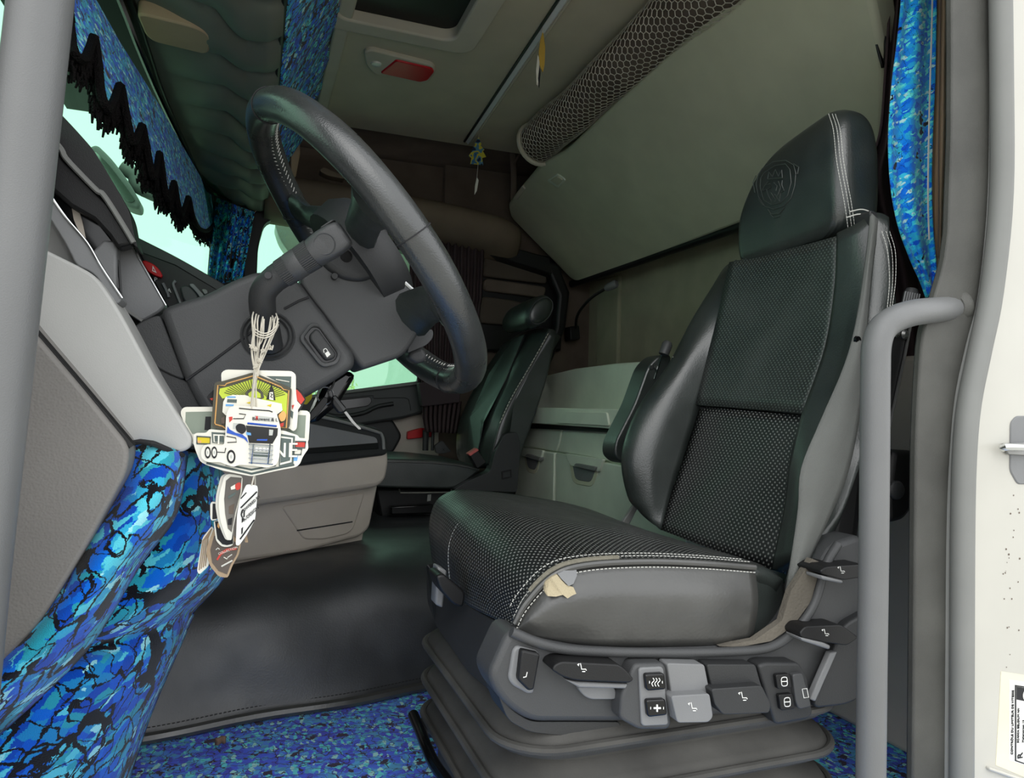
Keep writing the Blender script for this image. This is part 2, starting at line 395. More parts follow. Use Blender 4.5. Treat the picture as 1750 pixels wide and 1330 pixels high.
# ------------------------------------------------------------------ passenger door
YD = 2.80
d1 = thing('door_1', 'grey passenger door with window, armrest and red reflector', None, (.35, YD, 0), kind='structure')
slab('lower_panel', 'taupe', PL([(400, 690), (750, 690), (750, 980), (400, 980)], YD), (0, .05, 0), d1, bevel=.006)
up = PL([(480, 686), (561, 673), (640, 664), (725, 654), (740, 690), (738, 702), (690, 716), (600, 730), (500, 735)], YD - .05)
slab('armrest_panel', 'dgrey', up, (0, .07, 0), d1, bevel=.012, seg=3)
slab('sill_strip', 'rubberl', PL([(470, 684), (561, 671), (640, 661), (726, 650), (727, 656), (640, 667), (561, 677), (470, 690)], YD - .055), (0, .03, 0), d1, bevel=.003)
slab('handle_recess', 'gloss', roundpoly(PL([(570, 685), (633, 678), (636, 686), (630, 694), (575, 702)], YD - .053), .015), (0, .03, 0), d1, bevel=.002)
tube('pull_handle', 'dgrey2', catmull(PL([(552, 706), (580, 712), (620, 706), (645, 695), (672, 690)], YD - .06), 5), .008, d1)
tube('panel_seam', 'black', catmull(PL([(585, 681), (636, 676), (640, 681), (692, 680), (700, 690), (702, 702)], YD - .052), 3), .0015, d1, n=6)
slab('door_pocket', 'dgrey2', roundpoly(PL([(560, 722), (655, 712), (672, 718), (688, 745), (672, 775), (560, 790)], YD - .02), .02), (0, .04, 0), d1, bevel=.01, seg=3)
slab('reflector', 'red', roundpoly(PL([(697, 738), (722, 731), (722, 748), (696, 751)], YD - .025), .006), (0, .03, 0), d1, bevel=.003, label='red reflector')
slab('reflector_end', 'redlens', PL([(722, 732), (738, 733), (738, 747), (722, 748)], YD - .02), (0, .03, 0), d1, bevel=.003)
# window frame: outer minus opening, as a ring
def ring(name, mat, outer, inner, off, parent, **k):
    n = len(outer); off = V(off); m = MB()
    A, B = [V(q) for q in outer], [V(q) for q in inner]
    vs = A + B + [q + off for q in A] + [q + off for q in B]; fs = []
    for i in range(n):
        j = (i + 1) % n
        fs += [(i, j, j + n, i + n), (i + 2 * n, i + 3 * n, j + 3 * n, j + 2 * n), (i, i + 2 * n, j + 2 * n, j), (i + n, j + n, j + 3 * n, i + 3 * n)]
    m.add(vs, fs); return m.build(name, mat, parent, **k)
win = [(438, 500), (441, 420), (452, 380), (475, 372), (560, 392), (640, 415), (700, 432), (716, 440), (722, 560), (718, 655), (640, 664), (561, 674), (505, 681), (455, 560)]
wo_ = [(412, 520), (421, 410), (437, 356), (470, 346), (562, 366), (642, 388), (704, 404), (735, 418), (745, 560), (738, 668), (640, 676), (561, 686), (490, 694), (425, 580)]
sm = lambda q, Y: roundpoly(PL(q, Y), .03, 3)
ring('window_frame', 'black', sm(wo_, YD - .03), sm(win, YD - .03), (0, .06, 0), d1, bevel=.004)
slab('window_pane', 'glassw', PL(win, YD + .005), (0, .004, 0), d1, label='green tinted glass')
slab('door_header', 'black', PL([(405, 330), (470, 335), (745, 395), (745, 420), (704, 406), (562, 368), (470, 348), (437, 358), (421, 412), (412, 520), (395, 520)], YD), (0, .04, 0), d1, bevel=.005)

# ------------------------------------------------------------------ windscreen
def wsx(Y, z): return -.36 + (.24 if Y > 1.72 else .03) * ((Y - 1.72) / .95) ** 2 + (z - .95) * .10
w1 = thing('window_1', 'wide green tinted windscreen above the dashboard', None, (-.3, 1.72, .9), kind='structure')
m = MB().loft([[V((wsx(y, z), y, z)) for y in [.78 + 1.9 * i / 24 for i in range(25)]] for z in (.90, 1.05, 1.2, 1.35, 1.50)], closed=False)
m.build('windscreen_pane', 'glassw', w1, solid=.005)
m = MB().tube([V((wsx(y, .95) + .01, y, .95)) for y in [.78 + 1.9 * i / 24 for i in range(6, 25)]], .02, 8).build('lower_seal', 'black', w1)
# far pillar between windscreen and passenger window
slab('trim_3', 'black', PL([(365, 330), (437, 350), (420, 410), (410, 520), (350, 520)], 2.74), (0, .10, 0), bevel=.01, kind='structure', label='black pillar beside the passenger window')
# near pillar carrying the grab bar, left of the frame
MB().box((-.30, .70, .5), (.10, .10, 2.2)).build('trim_4', 'dgrey2', bevel=.01, kind='structure', label='dark windscreen pillar at the driver door')

# ------------------------------------------------------------------ rear door post, seals and jamb
inner = [(1640, -640), (1628, -300), (1626, 330), (1598, 508), (1580, 561), (1573, 620), (1567, 743), (1565, 880), (1560, 1400)]
ridge = [(1690, -640), (1690, -300), (1694, 100), (1692, 330), (1676, 500), (1655, 590), (1636, 680), (1627, 780), (1622, 900), (1620, 1100), (1618, 1400)]
seal = [(1706, -640), (1706, -300), (1711, 100), (1711, 330), (1694, 500), (1674, 600), (1656, 690), (1648, 780), (1645, 900), (1644, 1100), (1643, 1400)]
outer = [(1724, -640), (1724, -300), (1731, 100), (1731, 330), (1714, 500), (1690, 610), (1674, 700), (1668, 800), (1666, 900), (1666, 1100), (1665, 1400)]
post = thing('trim_5', 'weathered black rubber door post edge at the driver opening', None, (.9, .7, 0), kind='structure')
cur = lambda q, Y, n=5: catmull(PL(q, Y), n)
I_, R_ = cur(inner, .705), cur(ridge, .70)
def strip(name, mat, a, b, off, parent=None, N=30, **k):
    """solid band between two edge curves"""
    def samp(q): return [q[min(len(q) - 1, round(i * (len(q) - 1) / N))] for i in range(N + 1)]
    a, b = samp(a), samp(b); off = V(off)
    return MB().loft([[p, q, q + off, p + off] for p, q in zip(a, b)]).build(name, mat, parent, **k)
strip('post_face', 'rubber', I_, R_, (0, .012, 0), post, bevel=.003)
tube('post_ridge', 'rubberl', R_, .0045, post, n=8)
tube('inner_groove', 'black', cur([(x + 26, y) for x, y in ridge], .701), .006, post, n=6)
tube('trim_6', 'rubberl', cur(seal, .685), .0145, None, n=12, kind='structure', label='pale grey bulb seal running down the door post')
O_ = cur(outer, .69)
pan = strip('wall_left', 'paint', O_, cur([(1900, y) for x, y in outer], .69), (0, .06, 0), None, kind='structure', label='cream painted door jamb with small rust specks')
MB().box((1.22, .72, .65), (.44, .04, 2.0)).build('wall_driver', 'paint', kind='structure', label='cream painted cab side behind the driver door')
mb = MB(); rnd = random.Random(3)
for k in range(24):
    x, y = rnd.choice(((1705 + rnd.random() * 40, 600 + rnd.random() * 700), (1715 + rnd.random() * 30, 880 + rnd.random() * 200)))
    mb.lathe([(.0001, 0), (rnd.uniform(.0005, .0016), .0002), (.0001, .0006)], P(x, y, .6897), (0, -1, 0), 6)
mb.build('rust_speck', 'brown', pan, kind='stuff')
# latch striker on the jamb
st = thing('door_striker', 'steel door latch striker on a dark oval plate, cream jamb', 'latch', P(1745, 770, .69))
slab('base_plate', 'mgrey', roundpoly(PL([(1728, 722), (1738, 711), (1780, 711), (1780, 828), (1740, 828), (1727, 805)], .688), .006), (0, .004, 0), st, bevel=.0015)
tube('striker_pin', 'chrome', catmull(PL([(1714, 766, .678), (1722, 764, .672), (1775, 766, .668)]), 4), .0052, st)
slab('striker_wedge', 'steel', PL([(1716, 758), (1775, 756), (1775, 780), (1724, 777)], .684), (0, .004, 0), st, bevel=.001)
# speed limiter label
lb = thing('inspection_sticker', 'white inspection sticker with printed French text under yellowed film', 'sticker', P(1740, 1230, .69))
slab('yellow_film', plain('yellowed_film', srgb(232, 226, 198), .3), PL([(1711, 1148), (1790, 1160), (1790, 1345), (1702, 1308)], .6895), (0, .0012, 0), lb)
slab('white_paper', 'white', PL([(1725, 1162), (1790, 1172), (1790, 1320), (1725, 1300)], .689), (0, .0012, 0), lb)
slab('frame_line', 'ink', PL([(1735, 1172), (1737, 1172), (1737, 1300), (1735, 1300)], .6884), (0, .0008, 0), lb)
slab('frame_line', 'ink', PL([(1735, 1171), (1790, 1180), (1790, 1182), (1735, 1173)], .6884), (0, .0008, 0), lb)
slab('frame_line', 'ink', PL([(1735, 1299), (1790, 1318), (1790, 1320), (1735, 1301)], .6884), (0, .0008, 0), lb)
slab('emblem_block', 'ink', PL([(1738, 1174), (1790, 1183), (1790, 1206), (1738, 1196)], .6884), (0, .0008, 0), lb)
MB().lathe([(.0001, 0), (.0085, .0004), (.0001, .0008)], P(1755, 1188, .6884), (0, -1, 0), 24).build('emblem_disc', 'white', lb)
u_, v_ = P(1731, 1200, .688) - P(1730, 1260, .688), P(1720, 1230, .688) - P(1740, 1230, .688)
text('printed_text', 'CONTRÔLE DU LIMITEUR DE VITESSE', 'ink', P(1730.5, 1235, .6883), u_, v_, .0052, lb)
text('printed_text', 'SCANIA BELGIUM NV', 'ink', P(1740.5, 1240, .6883), u_, v_, .0050, lb)
text('printed_text', 'Molenstraat 15', 'ink', P(1749, 1250, .6883), u_, v_, .0050, lb)
text('printed_text', 'R', 'ink', P(1744, 1292, .6883), u_, v_, .014, lb)
slab('jamb_ledge', 'paint', PL([(1692, 1312), (1790, 1345), (1790, 1352), (1692, 1318)], .684), (0, .01, 0), pan, bevel=.002)

# ------------------------------------------------------------------ outside
MB().box((0, 10, -1.42), (120, 120, .04)).build('ground', plain('concrete_yard', srgb(176, 174, 166), .9, wear=.1), kind='structure', label='pale concrete yard outside the cab')
bd = thing('warehouse', 'pale low warehouse seen through the windscreen', 'building', (0, 30, -1.4))
MB().box((-4, 31, 1.6), (40, 2, 6)).build('wall', plain('pale_cladding', srgb(214, 222, 214), .7, wear=.02), bd)
MB().box((-4, 29.9, 5.0), (40.4, .5, .7)).build('gutter', plain('green_gutter', srgb(120, 150, 132), .6), bd)
# ================================================================== roof fittings
ht = thing('roof_hatch', 'closed roof hatch with black blind in a beige surround', 'hatch', (.345, hy0, ZC))
def rr_xy(cx_, cy_, w, h, r, z): return rrect((cx_, cy_, z), (1, 0, 0), (0, 1, 0), w, h, r, 5)
hcx, hcy = (hx0 + hx1) / 2, (hy0 + hy1) / 2
ring('surround', 'ceil2', rr_xy(hcx, hcy, hx1 - hx0 + .11, hy1 - hy0 + .09, .05, ZC - .020), rr_xy(hcx, hcy, hx1 - hx0 - .02, hy1 - hy0 - .02, .035, ZC - .020), (0, 0, .036), ht, bevel=.006, seg=3)
slab('blind', 'black', rr_xy(hcx, hcy, hx1 - hx0, hy1 - hy0, .03, ZC + .012), (0, 0, .01), ht)
# lamp
lp = thing('ceiling_lamp', 'oblong ceiling lamp with red lens and small clear spot', 'lamp', P(685, 115, Z=ZC))
PZ = lambda q, z: [P(x, y, Z=z) for x, y in q]
slab('lamp_housing', 'ceil2', roundpoly(PZ([(622, 90), (634, 86), (738, 112), (745, 122), (734, 140), (720, 143), (640, 127), (626, 112)], ZC - .012), .012), (0, 0, .02), lp, bevel=.004)
slab('red_lens', 'redlens', roundpoly(PZ([(677, 104), (738, 118), (742, 124), (731, 138), (718, 141), (650, 126)], ZC - .017), .008), (0, 0, .012), lp, bevel=.003, label='red lens')
MB().lathe([(.0005, -.004), (.014, -.002), (.017, .004), (.017, .010)], P(643, 110, Z=ZC - .014), (0, 0, 1), 20).build('clear_spot', 'clear', lp)
# curtain rail
ra, rb_ = P(800, 243, Z=ZC - .004), P(968, -5, Z=ZC - .004)
ry = rb_ + (rb_ - ra).normalized() * .5
rl = thing('ceiling_rail', 'white curtain rail running across the ceiling', 'rail', ra)
tube('rail_profile', 'white', [ra, ry], .0095, rl, n=4)
off = V((-.014, 0, 0)); tube('rail_groove', 'black', [ra + off, ry + off], .004, rl, n=6)
tube('rail_edge', 'ceil2', [ra - off * .9, ry - off * .9], .004, rl, n=6)
# overhead shelf above the windscreen, upholstered below
ZS = 1.35
sh = thing('overhead_shelf', 'tufted dark grey padded shelf above the windscreen', 'shelf', (-.1, 1.9, ZS))
L_ = catmull([P(x, y, Z=ZS) for x, y in ((226, 0), (278, 162), (320, 256), (352, 315), (372, 338))], 8)
L_ = [L_[0] + (L_[0] - L_[4]).normalized() * .5] + L_
R2 = [V((.03, q.y, ZS)) for q in L_]
rows = []; NJ = 46
def lpt(c, t):
    i = t * (len(c) - 1); k = min(int(i), len(c) - 2); return c[k].lerp(c[k + 1], i - k)
ya, yb = L_[0].y, 2.74
for i in range(150):
    y = ya + (yb - ya) * i / 149
    j = next((k for k in range(len(L_) - 1) if L_[k + 1].y >= y), len(L_) - 2)
    den = L_[j + 1].y - L_[j].y; q = L_[j].lerp(L_[j + 1], max(0, min(1.0, (y - L_[j].y) / den if den else 0)))
    row = []
    for k in range(NJ + 1):
        s = k / NJ; x = q.x + (.035 - q.x) * s
        per = .165; sm_ = lambda e0, e1, q_: max(0, min(1, (q_ - e0) / (e1 - e0))) ** 2 * (3 - 2 * max(0, min(1, (q_ - e0) / (e1 - e0))))
        ph = y / per + .5 * sm_(.78, .55, s) + .10 * math.sin(6 * s + 9 * y)
        a1 = abs(math.sin(math.pi * ph)) ** .42
        amp = .030 * sm_(.02, .55, s) * (1 - .6 * sm_(.9, 1.0, s))
        h = amp * a1 + .004 * mnoise.noise(V((x * 14, y * 14, 3)))
        fold = 0
        row.append(V((x, y, ZS - h + fold)))
    rows.append(row)
MB().loft(rows, closed=False).build('tufted_panel', 'tuft', sh, solid=.01, soff=-1, ang=180)
slab('beige_insert', 'lining', roundpoly(PZ([(232, 22), (330, 46), (352, 56), (362, 68), (357, 90), (348, 93), (262, 72), (248, 60)], ZS - .040), .02), (0, 0, .03), sh, bevel=.004, label='beige rounded insert')
bar = [(161, 0), (200, 70), (262, 168), (331, 286), (352, 322), (385, 345)]
b2 = [(228, 0), (254, 82), (282, 166), (322, 258), (356, 320), (395, 336)]
B1 = [P(x, y, Z=ZS - .02) for x, y in bar]; B2 = [P(x, y, Z=ZS - .02) for x, y in b2]
B1 = [B1[0] + (B1[0] - B1[2]).normalized() * .45] + B1; B2 = [B2[0] + (B2[0] - B2[2]).normalized() * .45] + B2
strip('front_beam', 'black', catmull(B1, 5), catmull(B2, 5), (0, 0, .05), sh, bevel=.005)
tube('blind_rail', 'gloss', catmull([a.lerp(b, .72) + V((0, 0, -.006)) for a, b in zip(B1, B2)], 5), .008, sh, n=8)
slab('end_trim', 'brown', PZ([(372, 330), (405, 322), (470, 318), (478, 345), (440, 358), (400, 352)], ZS - .01), (0, 0, .06), sh, bevel=.006)
MB().box((-.08, 1.75, ZS + .14), (.2, 2.1, .2)).build('shelf_box', 'black', sh)
tube('edge_piping', 'black', [V((.036, 1.0, ZS - .012)), V((.036, 2.74, ZS - .012))], .006, sh, n=8)
# blue band closing the shelf towards the ceiling
rows = []
for k in range(9):
    t = k / 8; rr_ = []
    for i in range(61):
        y = .95 + 1.66 * i / 60
        rr_.append(V((.045 + .135 * t + .004 * math.sin(y * 30 + t * 3), y, ZS - .005 + (ZC - ZS - .002) * t + .004 * math.sin(y * 17))))
    rows.append(rr_)
MB().loft(rows, closed=False).build('ceiling_band', 'band', solid=.006, label='blue and black patterned fabric band along the ceiling edge', cat='fabric band')
slab('trim_7', 'ceil2', [V((.175, .8, ZC)), V((.215, .8, ZC)), V((.215, 2.56, ZC)), V((.175, 2.56, ZC))], (0, 0, -.014), bevel=.006, kind='structure', label='narrow beige moulding at the front edge of the headliner')
slab('corner_piece', 'lining', PL([(497, 228), (512, 228), (513, 262), (506, 300), (497, 305)], 2.52), (0, .02, 0), wp, bevel=.004)

# ------------------------------------------------------------------ valance with fringe
def vx(py): return -.245 + .10 * min(1, max(0, (py - 0) / 400))
va = thing('windscreen_valance', 'blue patterned valance with scalloped black fringe along the windscreen', 'valance', (-.22, 1.9, 1.1))
top = [(140, -30), (163, 4), (200, 70), (262, 168), (331, 286), (352, 322), (385, 345)]
fab = [(112, -40), (118, 40), (126, 90), (143, 101), (152, 84), (160, 64), (167, 110), (172, 160), (184, 188), (194, 172), (205, 146), (214, 190), (226, 242), (236, 228), (243, 216), (252, 262), (260, 302), (266, 290), (272, 262), (279, 310), (285, 340), (291, 330), (297, 312), (303, 345), (309, 366), (316, 352), (322, 338), (330, 372), (342, 392), (358, 392), (372, 370), (385, 350)]
fri = [(96, -40), (100, 60), (106, 98), (120, 124), (140, 140), (154, 130), (158, 165), (164, 198), (184, 219), (199, 208), (208, 240), (217, 270), (234, 276), (240, 312), (259, 324), (270, 350), (282, 358), (292, 354), (300, 382), (312, 388), (322, 376), (332, 402), (350, 414), (362, 412), (374, 380), (387, 352)]
PXv = lambda q, dx=0: [P(x, y, X=vx(y) + dx) for x, y in q]
slab('valance_fabric', 'velour', PXv(top) + PXv(fab[::-1], .004), (.004, 0, 0), va, smooth=False)
# fringe: tufts of thread hanging from the scalloped edge, one mesh
slab('fringe_backing', 'fringe', PXv(top, -.008) + PXv(fri[::-1], -.006), (.004, 0, 0), va, smooth=False)
m = MB(); rnd = random.Random(5)
fc = catmull(PXv(fri, -.004), 14)
for i in range(len(fc) - 1):
    for q in range(2):
        a = fc[i].lerp(fc[i + 1], rnd.random()) + V((rnd.uniform(-.004, .006), 0, rnd.uniform(-.004, .02)))
        m.tube([a, a + V((rnd.uniform(-.002, .002), rnd.uniform(-.004, .004), -rnd.uniform(.006, .014)))], [.0022, .0014], 4)
fa = catmull(PXv(fab, .004), 10)
for i in range(len(fa) - 1):
    for q in range(3):
        a = fa[i].lerp(fa[i + 1], rnd.random()); m.tube([a + V((.004, 0, .003)), a + V((.002 + rnd.uniform(0, .006), rnd.uniform(-.006, .006), -rnd.uniform(.010, .024)))], [.0022, .0014], 4)
m.build('fringe', 'fringe', va, kind='stuff')
tube('fringe_braid', 'fringe', catmull(PXv(fab, .010), 4), .0062, va, n=6)
# curtain on the far windscreen pillar
rows = []
pc = [(372, 338), (392, 346), (412, 354), (434, 362)]; pb = [(356, 486), (375, 484), (394, 482), (412, 478)]
for t in range(9):
    rw = []
    for k in range(25):
        s = k / 24 * 3; i = min(int(s), 2); f_ = s - i
        x0 = pc[i][0] * (1 - f_) + pc[i + 1][0] * f_; y0 = pc[i][1] * (1 - f_) + pc[i + 1][1] * f_
        x1 = pb[i][0] * (1 - f_) + pb[i + 1][0] * f_; y1 = pb[i][1] * (1 - f_) + pb[i + 1][1] * f_
        u = t / 8; rw.append(P(x0 + (x1 - x0) * u, y0 + (y1 - y0) * u, 2.68 - .018 * math.cos(k / 24 * 2 * math.pi * 4)))
    rows.append(rw)
MB().loft(rows, closed=False).build('pillar_curtain', 'band', solid=.004, label='dark blue patterned curtain gathered at the far windscreen pillar', cat='curtain', ang=180)

# ------------------------------------------------------------------ folded upper bunk
def PP(px, py, p0, n):
    r = RIGHT * ((px - CX) / F) + DOWN * ((py - CY) / F) + FWD
    return CAM + r * ((p0 - CAM).dot(n) / r.dot(n))
hA = P(990, 488, 2.72); hB = P(868, 352, 2.72); bn = (hB - hA).cross(V((0, 1, 0))).normalized()
if bn.dot(CAM - hA) < 0: bn = -bn
bk = thing('upper_bunk', 'folded up olive upper bunk board on the rear wall', 'bunk', hA)
ol = [(1000, 484), (978, 480), (872, 372), (867, 350), (880, 332), (922, 281), (965, 259), (1031, 195), (1083, 147), (1245, 0), (1300, -50), (1480, -50), (1500, 40), (1512, 110), (1500, 300)]
near = hA + V((0, -1.86, 0))
pts = roundpoly([PP(x, y, hA, bn) for x, y in ol[:-1]] + [PP(1508, 290, hA, bn)], .025, 4)
slab('bunk_board', 'bunk', pts, -bn * .07, bk, bevel=.012, seg=3)
e0 = PP(975, 488, hA, bn); e1 = PP(1275, 386, hA, bn)
tube('hinge_tube', 'black', [e0 - bn * .01, e1 - bn * .01 + (e1 - e0) * .8], .016, bk, n=10)
lt = slab('latch_plate', 'cabinet', roundpoly([PP(x, y, hA + bn * .004, bn) for x, y in ((934, 309), (952, 297), (967, 308), (954, 323))], .012), -bn * .02, bk, bevel=.003)
slab('latch_handle', 'bunk', roundpoly([PP(x, y, hA + bn * .010, bn) for x, y in ((940, 309), (952, 302), (961, 308), (953, 317))], .006), -bn * .015, lt, bevel=.002)
slab('corner_clip', 'ceil2', [PP(x, y, hA + bn * .006, bn) for x, y in ((876, 340), (892, 318), (897, 324), (884, 342))], -bn * .03, bk, bevel=.003)
# strap and bracket at its far end
sp = thing('bunk_strap', 'grey webbing strap hanging from a beige roof bracket', 'strap', P(880, 350, 2.62))
slab('strap_bracket', 'ceil2', roundpoly(PL([(874, 222), (888, 219), (902, 226), (899, 236), (875, 239)], 2.52), .01), (0, .05, 0), sp, bevel=.006)
tube('strap_web', 'brown', catmull(PL([(877, 232, 2.56), (876, 262, 2.6), (878, 300, 2.64), (877, 345, 2.68)]), 5), .011, sp, n=8, flat=.3)
tube('strap_web', 'brown', catmull(PL([(905, 250, 2.56), (890, 262, 2.58), (878, 280, 2.6)]), 5), .011, sp, n=8, flat=.3)
tube('shelf_wire', 'ceil2', PL([(830, 225, 2.50), (876, 236, 2.50)]), .004, sp, n=6)

# ------------------------------------------------------------------ net roll
nA = P(917, 248, 2.28); nB = P(1188, 0, X=nA.x); ax = (nB - nA); nL = ax.length; ax.normalize()
nB = nA + ax * (nL + .42); nL += .42
nr = thing('net_roll', 'dark blanket rolled in a pale honeycomb net above the bunk', 'net', nA)
u = V((0, 0, 1)); u = (u - ax * u.dot(ax)).normalized(); vv = ax.cross(u)
def nrad(s, a): return .067 * (1 + .05 * math.sin(7 * s + 2 * a) + .03 * math.sin(17 * s - a))
def nsag(s): return vv * (.004 * math.sin(5 * s)) + u * (.003 * math.sin(9 * s + 1))
def npt(s, a, g=0): return nA + ax * s + nsag(s) + (u * math.cos(a) + vv * math.sin(a)) * (nrad(s, a) + g)
m = MB().loft([[npt(nL * i / 60, 2 * math.pi * k / 28, -.006 - .006 * (math.sin(3 * 2 * math.pi * k / 28 + i * .25) > .5)) for k in range(28)] for i in range(61)])
m.build('blanket', 'brown', nr, ang=180)
NA = 22; hs = 2 * math.pi * .067 / NA / 1.5
m = MB(); rowsn = int(nL / (hs * .866))
da = 2 * math.pi / NA
step = hs * .95
def hexp(i, j):  # brick pattern honeycomb vertices
    return None
for i in range(int(nL / (step * 1.5))):
    for j in range(NA):
        a0 = (j + (.5 if i % 2 else 0)) * da; s0 = (i + .6) * step * 1.5
        if s0 + step > nL: continue
        A = npt(s0, a0); B = npt(s0 + step * .95, a0); C = npt(s0 + step * 1.5, a0 + da / 2); D = npt(s0 + step * 1.5, a0 - da / 2)
        for p_, q_ in ((A, B), (B, C), (B, D)): m.tube([p_, q_], .0012, 3, cap=False)
m.build('net', K['string'], nr, kind='stuff')
m = MB().tube([npt(.004, 2 * math.pi * k / 24, .002) for k in range(24)], .009, 8, closed=True); m.build('end_ring', 'ceil2', nr)

# ------------------------------------------------------------------ small hangings on the rail
fe = thing('feather_charm', 'yellow feather charm dangling from the ceiling rail', 'charm', P(928, 50, Z=ZC - .01))
yel = plain('yellow_feather', srgb(205, 168, 70), .8)
f0 = P(928, 48, Z=ZC - .01)
def rel(px, py): return P(px, py, f0.y)
slab('feather', yel, roundpoly([rel(x, y) for x, y in ((928, 52), (932, 80), (931, 110), (928, 125), (923, 112), (921, 88), (924, 66))], .006), (0, .003, 0), fe, bevel=.001)
slab('feather', 'card', roundpoly([rel(x, y) for x, y in ((919, 92), (922, 105), (920, 140), (917, 146), (916, 120))], .004), (.006, .008, 0), fe, bevel=.001)
slab('feather', 'ink', roundpoly([rel(x, y) for x, y in ((922, 110), (924, 125), (922, 148), (919, 135))], .003), (.004, .012, 0), fe, bevel=.001)
tube('string', 'string', [f0, rel(927, 56)], .0012, fe, n=5)
t0 = P(818, 228, Z=ZC - .01)
tr = thing('camouflage_tree', 'yellow and blue camouflage tree shaped freshener hanging from the rail end', 'air freshener', t0)
def camouflage(name):
    t = NT(name); v = t.n('TexNoise', Scale=38., Detail=1.); t.l(t.co(), v.inputs['Vector'])
    t.l(t.ramp(v.outputs['Fac'], [(0, srgb(18, 34, 70)), (.42, srgb(80, 140, 170)), (.5, srgb(205, 195, 60)), (.6, srgb(60, 120, 160)), (.68, srgb(16, 20, 40))], 'CONSTANT'), t.b.inputs['Base Color']); return t.m
rel = lambda x, y: P(x, y, t0.y)
slab('tree_card', camouflage('camouflage_print'), [rel(x, y) for x, y in ((818, 234), (823, 247), (821, 248), (828, 256), (825, 258), (831, 268), (824, 270), (826, 282), (804, 280), (806, 270), (801, 266), (808, 257), (806, 255), (813, 247), (811, 246))], (0, .004, 0), tr)
tube('string', 'string', [t0, rel(818, 236)], .001, tr, n=5); tube('string', 'string', [rel(817, 281), rel(815, 304)], .001, tr, n=5)
slab('white_tag', 'card', roundpoly([rel(x, y) for x, y in ((815, 303), (818, 308), (815, 326), (811, 333), (812, 318))], .003), (0, .003, 0), tr)
# gooseneck reading lamp
gl = thing('reading_lamp', 'black gooseneck reading lamp in the far rear corner', 'lamp', P(982, 570, 2.72))
slab('lamp_base', 'black', roundpoly(PL([(974, 558), (990, 556), (992, 580), (975, 582)], 2.74), .008), (0, .06, 0), gl, bevel=.004)
gp = catmull(PL([(984, 560, 2.72), (986, 542, 2.68), (994, 527, 2.62), (1012, 508, 2.54), (1034, 494, 2.47)]), 6)
tube('gooseneck', 'black', gp, .006, gl, n=8)
h0, h1 = P(1034, 494, 2.47), P(1056, 483, 2.42)
MB().lathe([(.007, 0), (.013, .006), (.016, .03), (.016, .05), (.012, .056)], h0, (h1 - h0), 14).build('lamp_head', 'mgrey', gl)
# ================================================================== floor mat over the engine tunnel
E0, E1 = P(245, 1270, Z=.002), P(740, 1180, Z=.002); ed = (E1 - E0).normalized(); ep = V((-ed.y, ed.x, 0))
prof = [(0, .004), (.006, .012), (.018, .05), (.035, .12), (.06, .18), (.10, .222), (.17, .248), (.28, .258), (.5, .26), (.9, .258), (1.2, .255)]
fm = thing('floor_mat', 'black padded leather mat draped over the engine tunnel', 'mat', E0)
rows = [[E0 + ed * (-.25 + 1.35 * k / 40) + ep * (a + .006 * math.sin(k * .6 + b * 20)) + V((0, 0, b + (.004 * math.sin(k * .9 + 2) if .02 < b < .25 else 0))) for k in range(41)] for a, b in [(q.x, q.y) for q in catmull([V((a, b, 0)) for a, b in prof], 4)]]
MB().loft(rows, closed=False).build('mat_sheet', 'mat', fm, solid=.008, soff=-1, ang=180)
hem = [E0 + ed * (-.25 + 1.35 * k / 40) + ep * (-.003 + .006 * math.sin(k * .6)) + V((0, 0, .010)) for k in range(41)]
tube('hem', 'leather_side', hem, .010, fm, n=8)
h2 = [q + ep * .012 + V((0, 0, .014)) for q in hem]
stitch('hem_stitching', h2, fm, .008, .005, .0008, 'ink')
# dry leaf on the hem
q0 = P(376, 1264, Z=.02)
lf = MB().loft([[q0 + V((x, -.006 + .004 * math.sin(x * 400), z)) for x in (-.008, -.003, .003, .008)] for z in (-.006, 0, .006)], closed=False)
lf.build('dry_leaf', plain('dry_leaf', srgb(120, 96, 78), .9, wear=.4), solid=.003, label='tiny crumpled brown leaf caught on the mat hem', cat='leaf')
# ================================================================== centre console
C0, C1 = P(415, 965, Z=.258), P(640, 925, Z=.258); cn = (C1 - C0).cross(V((0, 0, 1))).normalized()
if cn.dot(CAM - C0) < 0: cn = -cn
CP = lambda q, d=0: [PP(x, y, C0 + cn * d, cn) for x, y in q]
cc = thing('centre_console', 'taupe centre console with dark open tray on top', 'console', C0)
slab('lower_body', 'taupe', roundpoly(CP([(330, 835), (648, 826), (633, 903), (618, 917), (520, 944), (400, 962), (330, 966)]), .015), -cn * .34, cc, bevel=.01, seg=3)
slab('plinth', 'taupe', roundpoly(CP([(330, 930), (624, 905), (615, 948), (603, 954), (410, 967), (330, 970)], -.02), .01), -cn * .3, cc, bevel=.01, seg=3)
slab('upper_band', 'taupe', roundpoly(CP([(330, 800), (516, 786), (664, 764), (667, 790), (661, 822), (646, 834), (440, 866), (330, 876)], .03), .02), -cn * .38, cc, bevel=.014, seg=3)
tray = slab('tray', 'dgrey2', roundpoly(CP([(400, 728), (480, 692), (560, 708), (652, 734), (664, 750), (665, 778), (516, 797), (400, 806)], .038), .02), -cn * .05, cc, bevel=.008, seg=3)
slab('tray_well', 'mgrey', roundpoly(CP([(470, 716), (530, 724), (618, 742), (645, 748), (647, 766), (528, 773), (470, 776)], .041), .012), -cn * .02, tray, bevel=.002)
slab('tray_well_shadow', 'black', CP([(470, 768), (528, 766), (646, 757), (648, 767), (528, 775), (470, 779)], .043), -cn * .02, tray, bevel=.001)  # shadow along the bottom of the tray well, painted as a black strip
tube('tray_rim', 'rubberl', catmull(CP([(470, 702), (560, 715), (640, 737), (653, 745), (656, 768)], .041), 6), .004, tray, n=8)
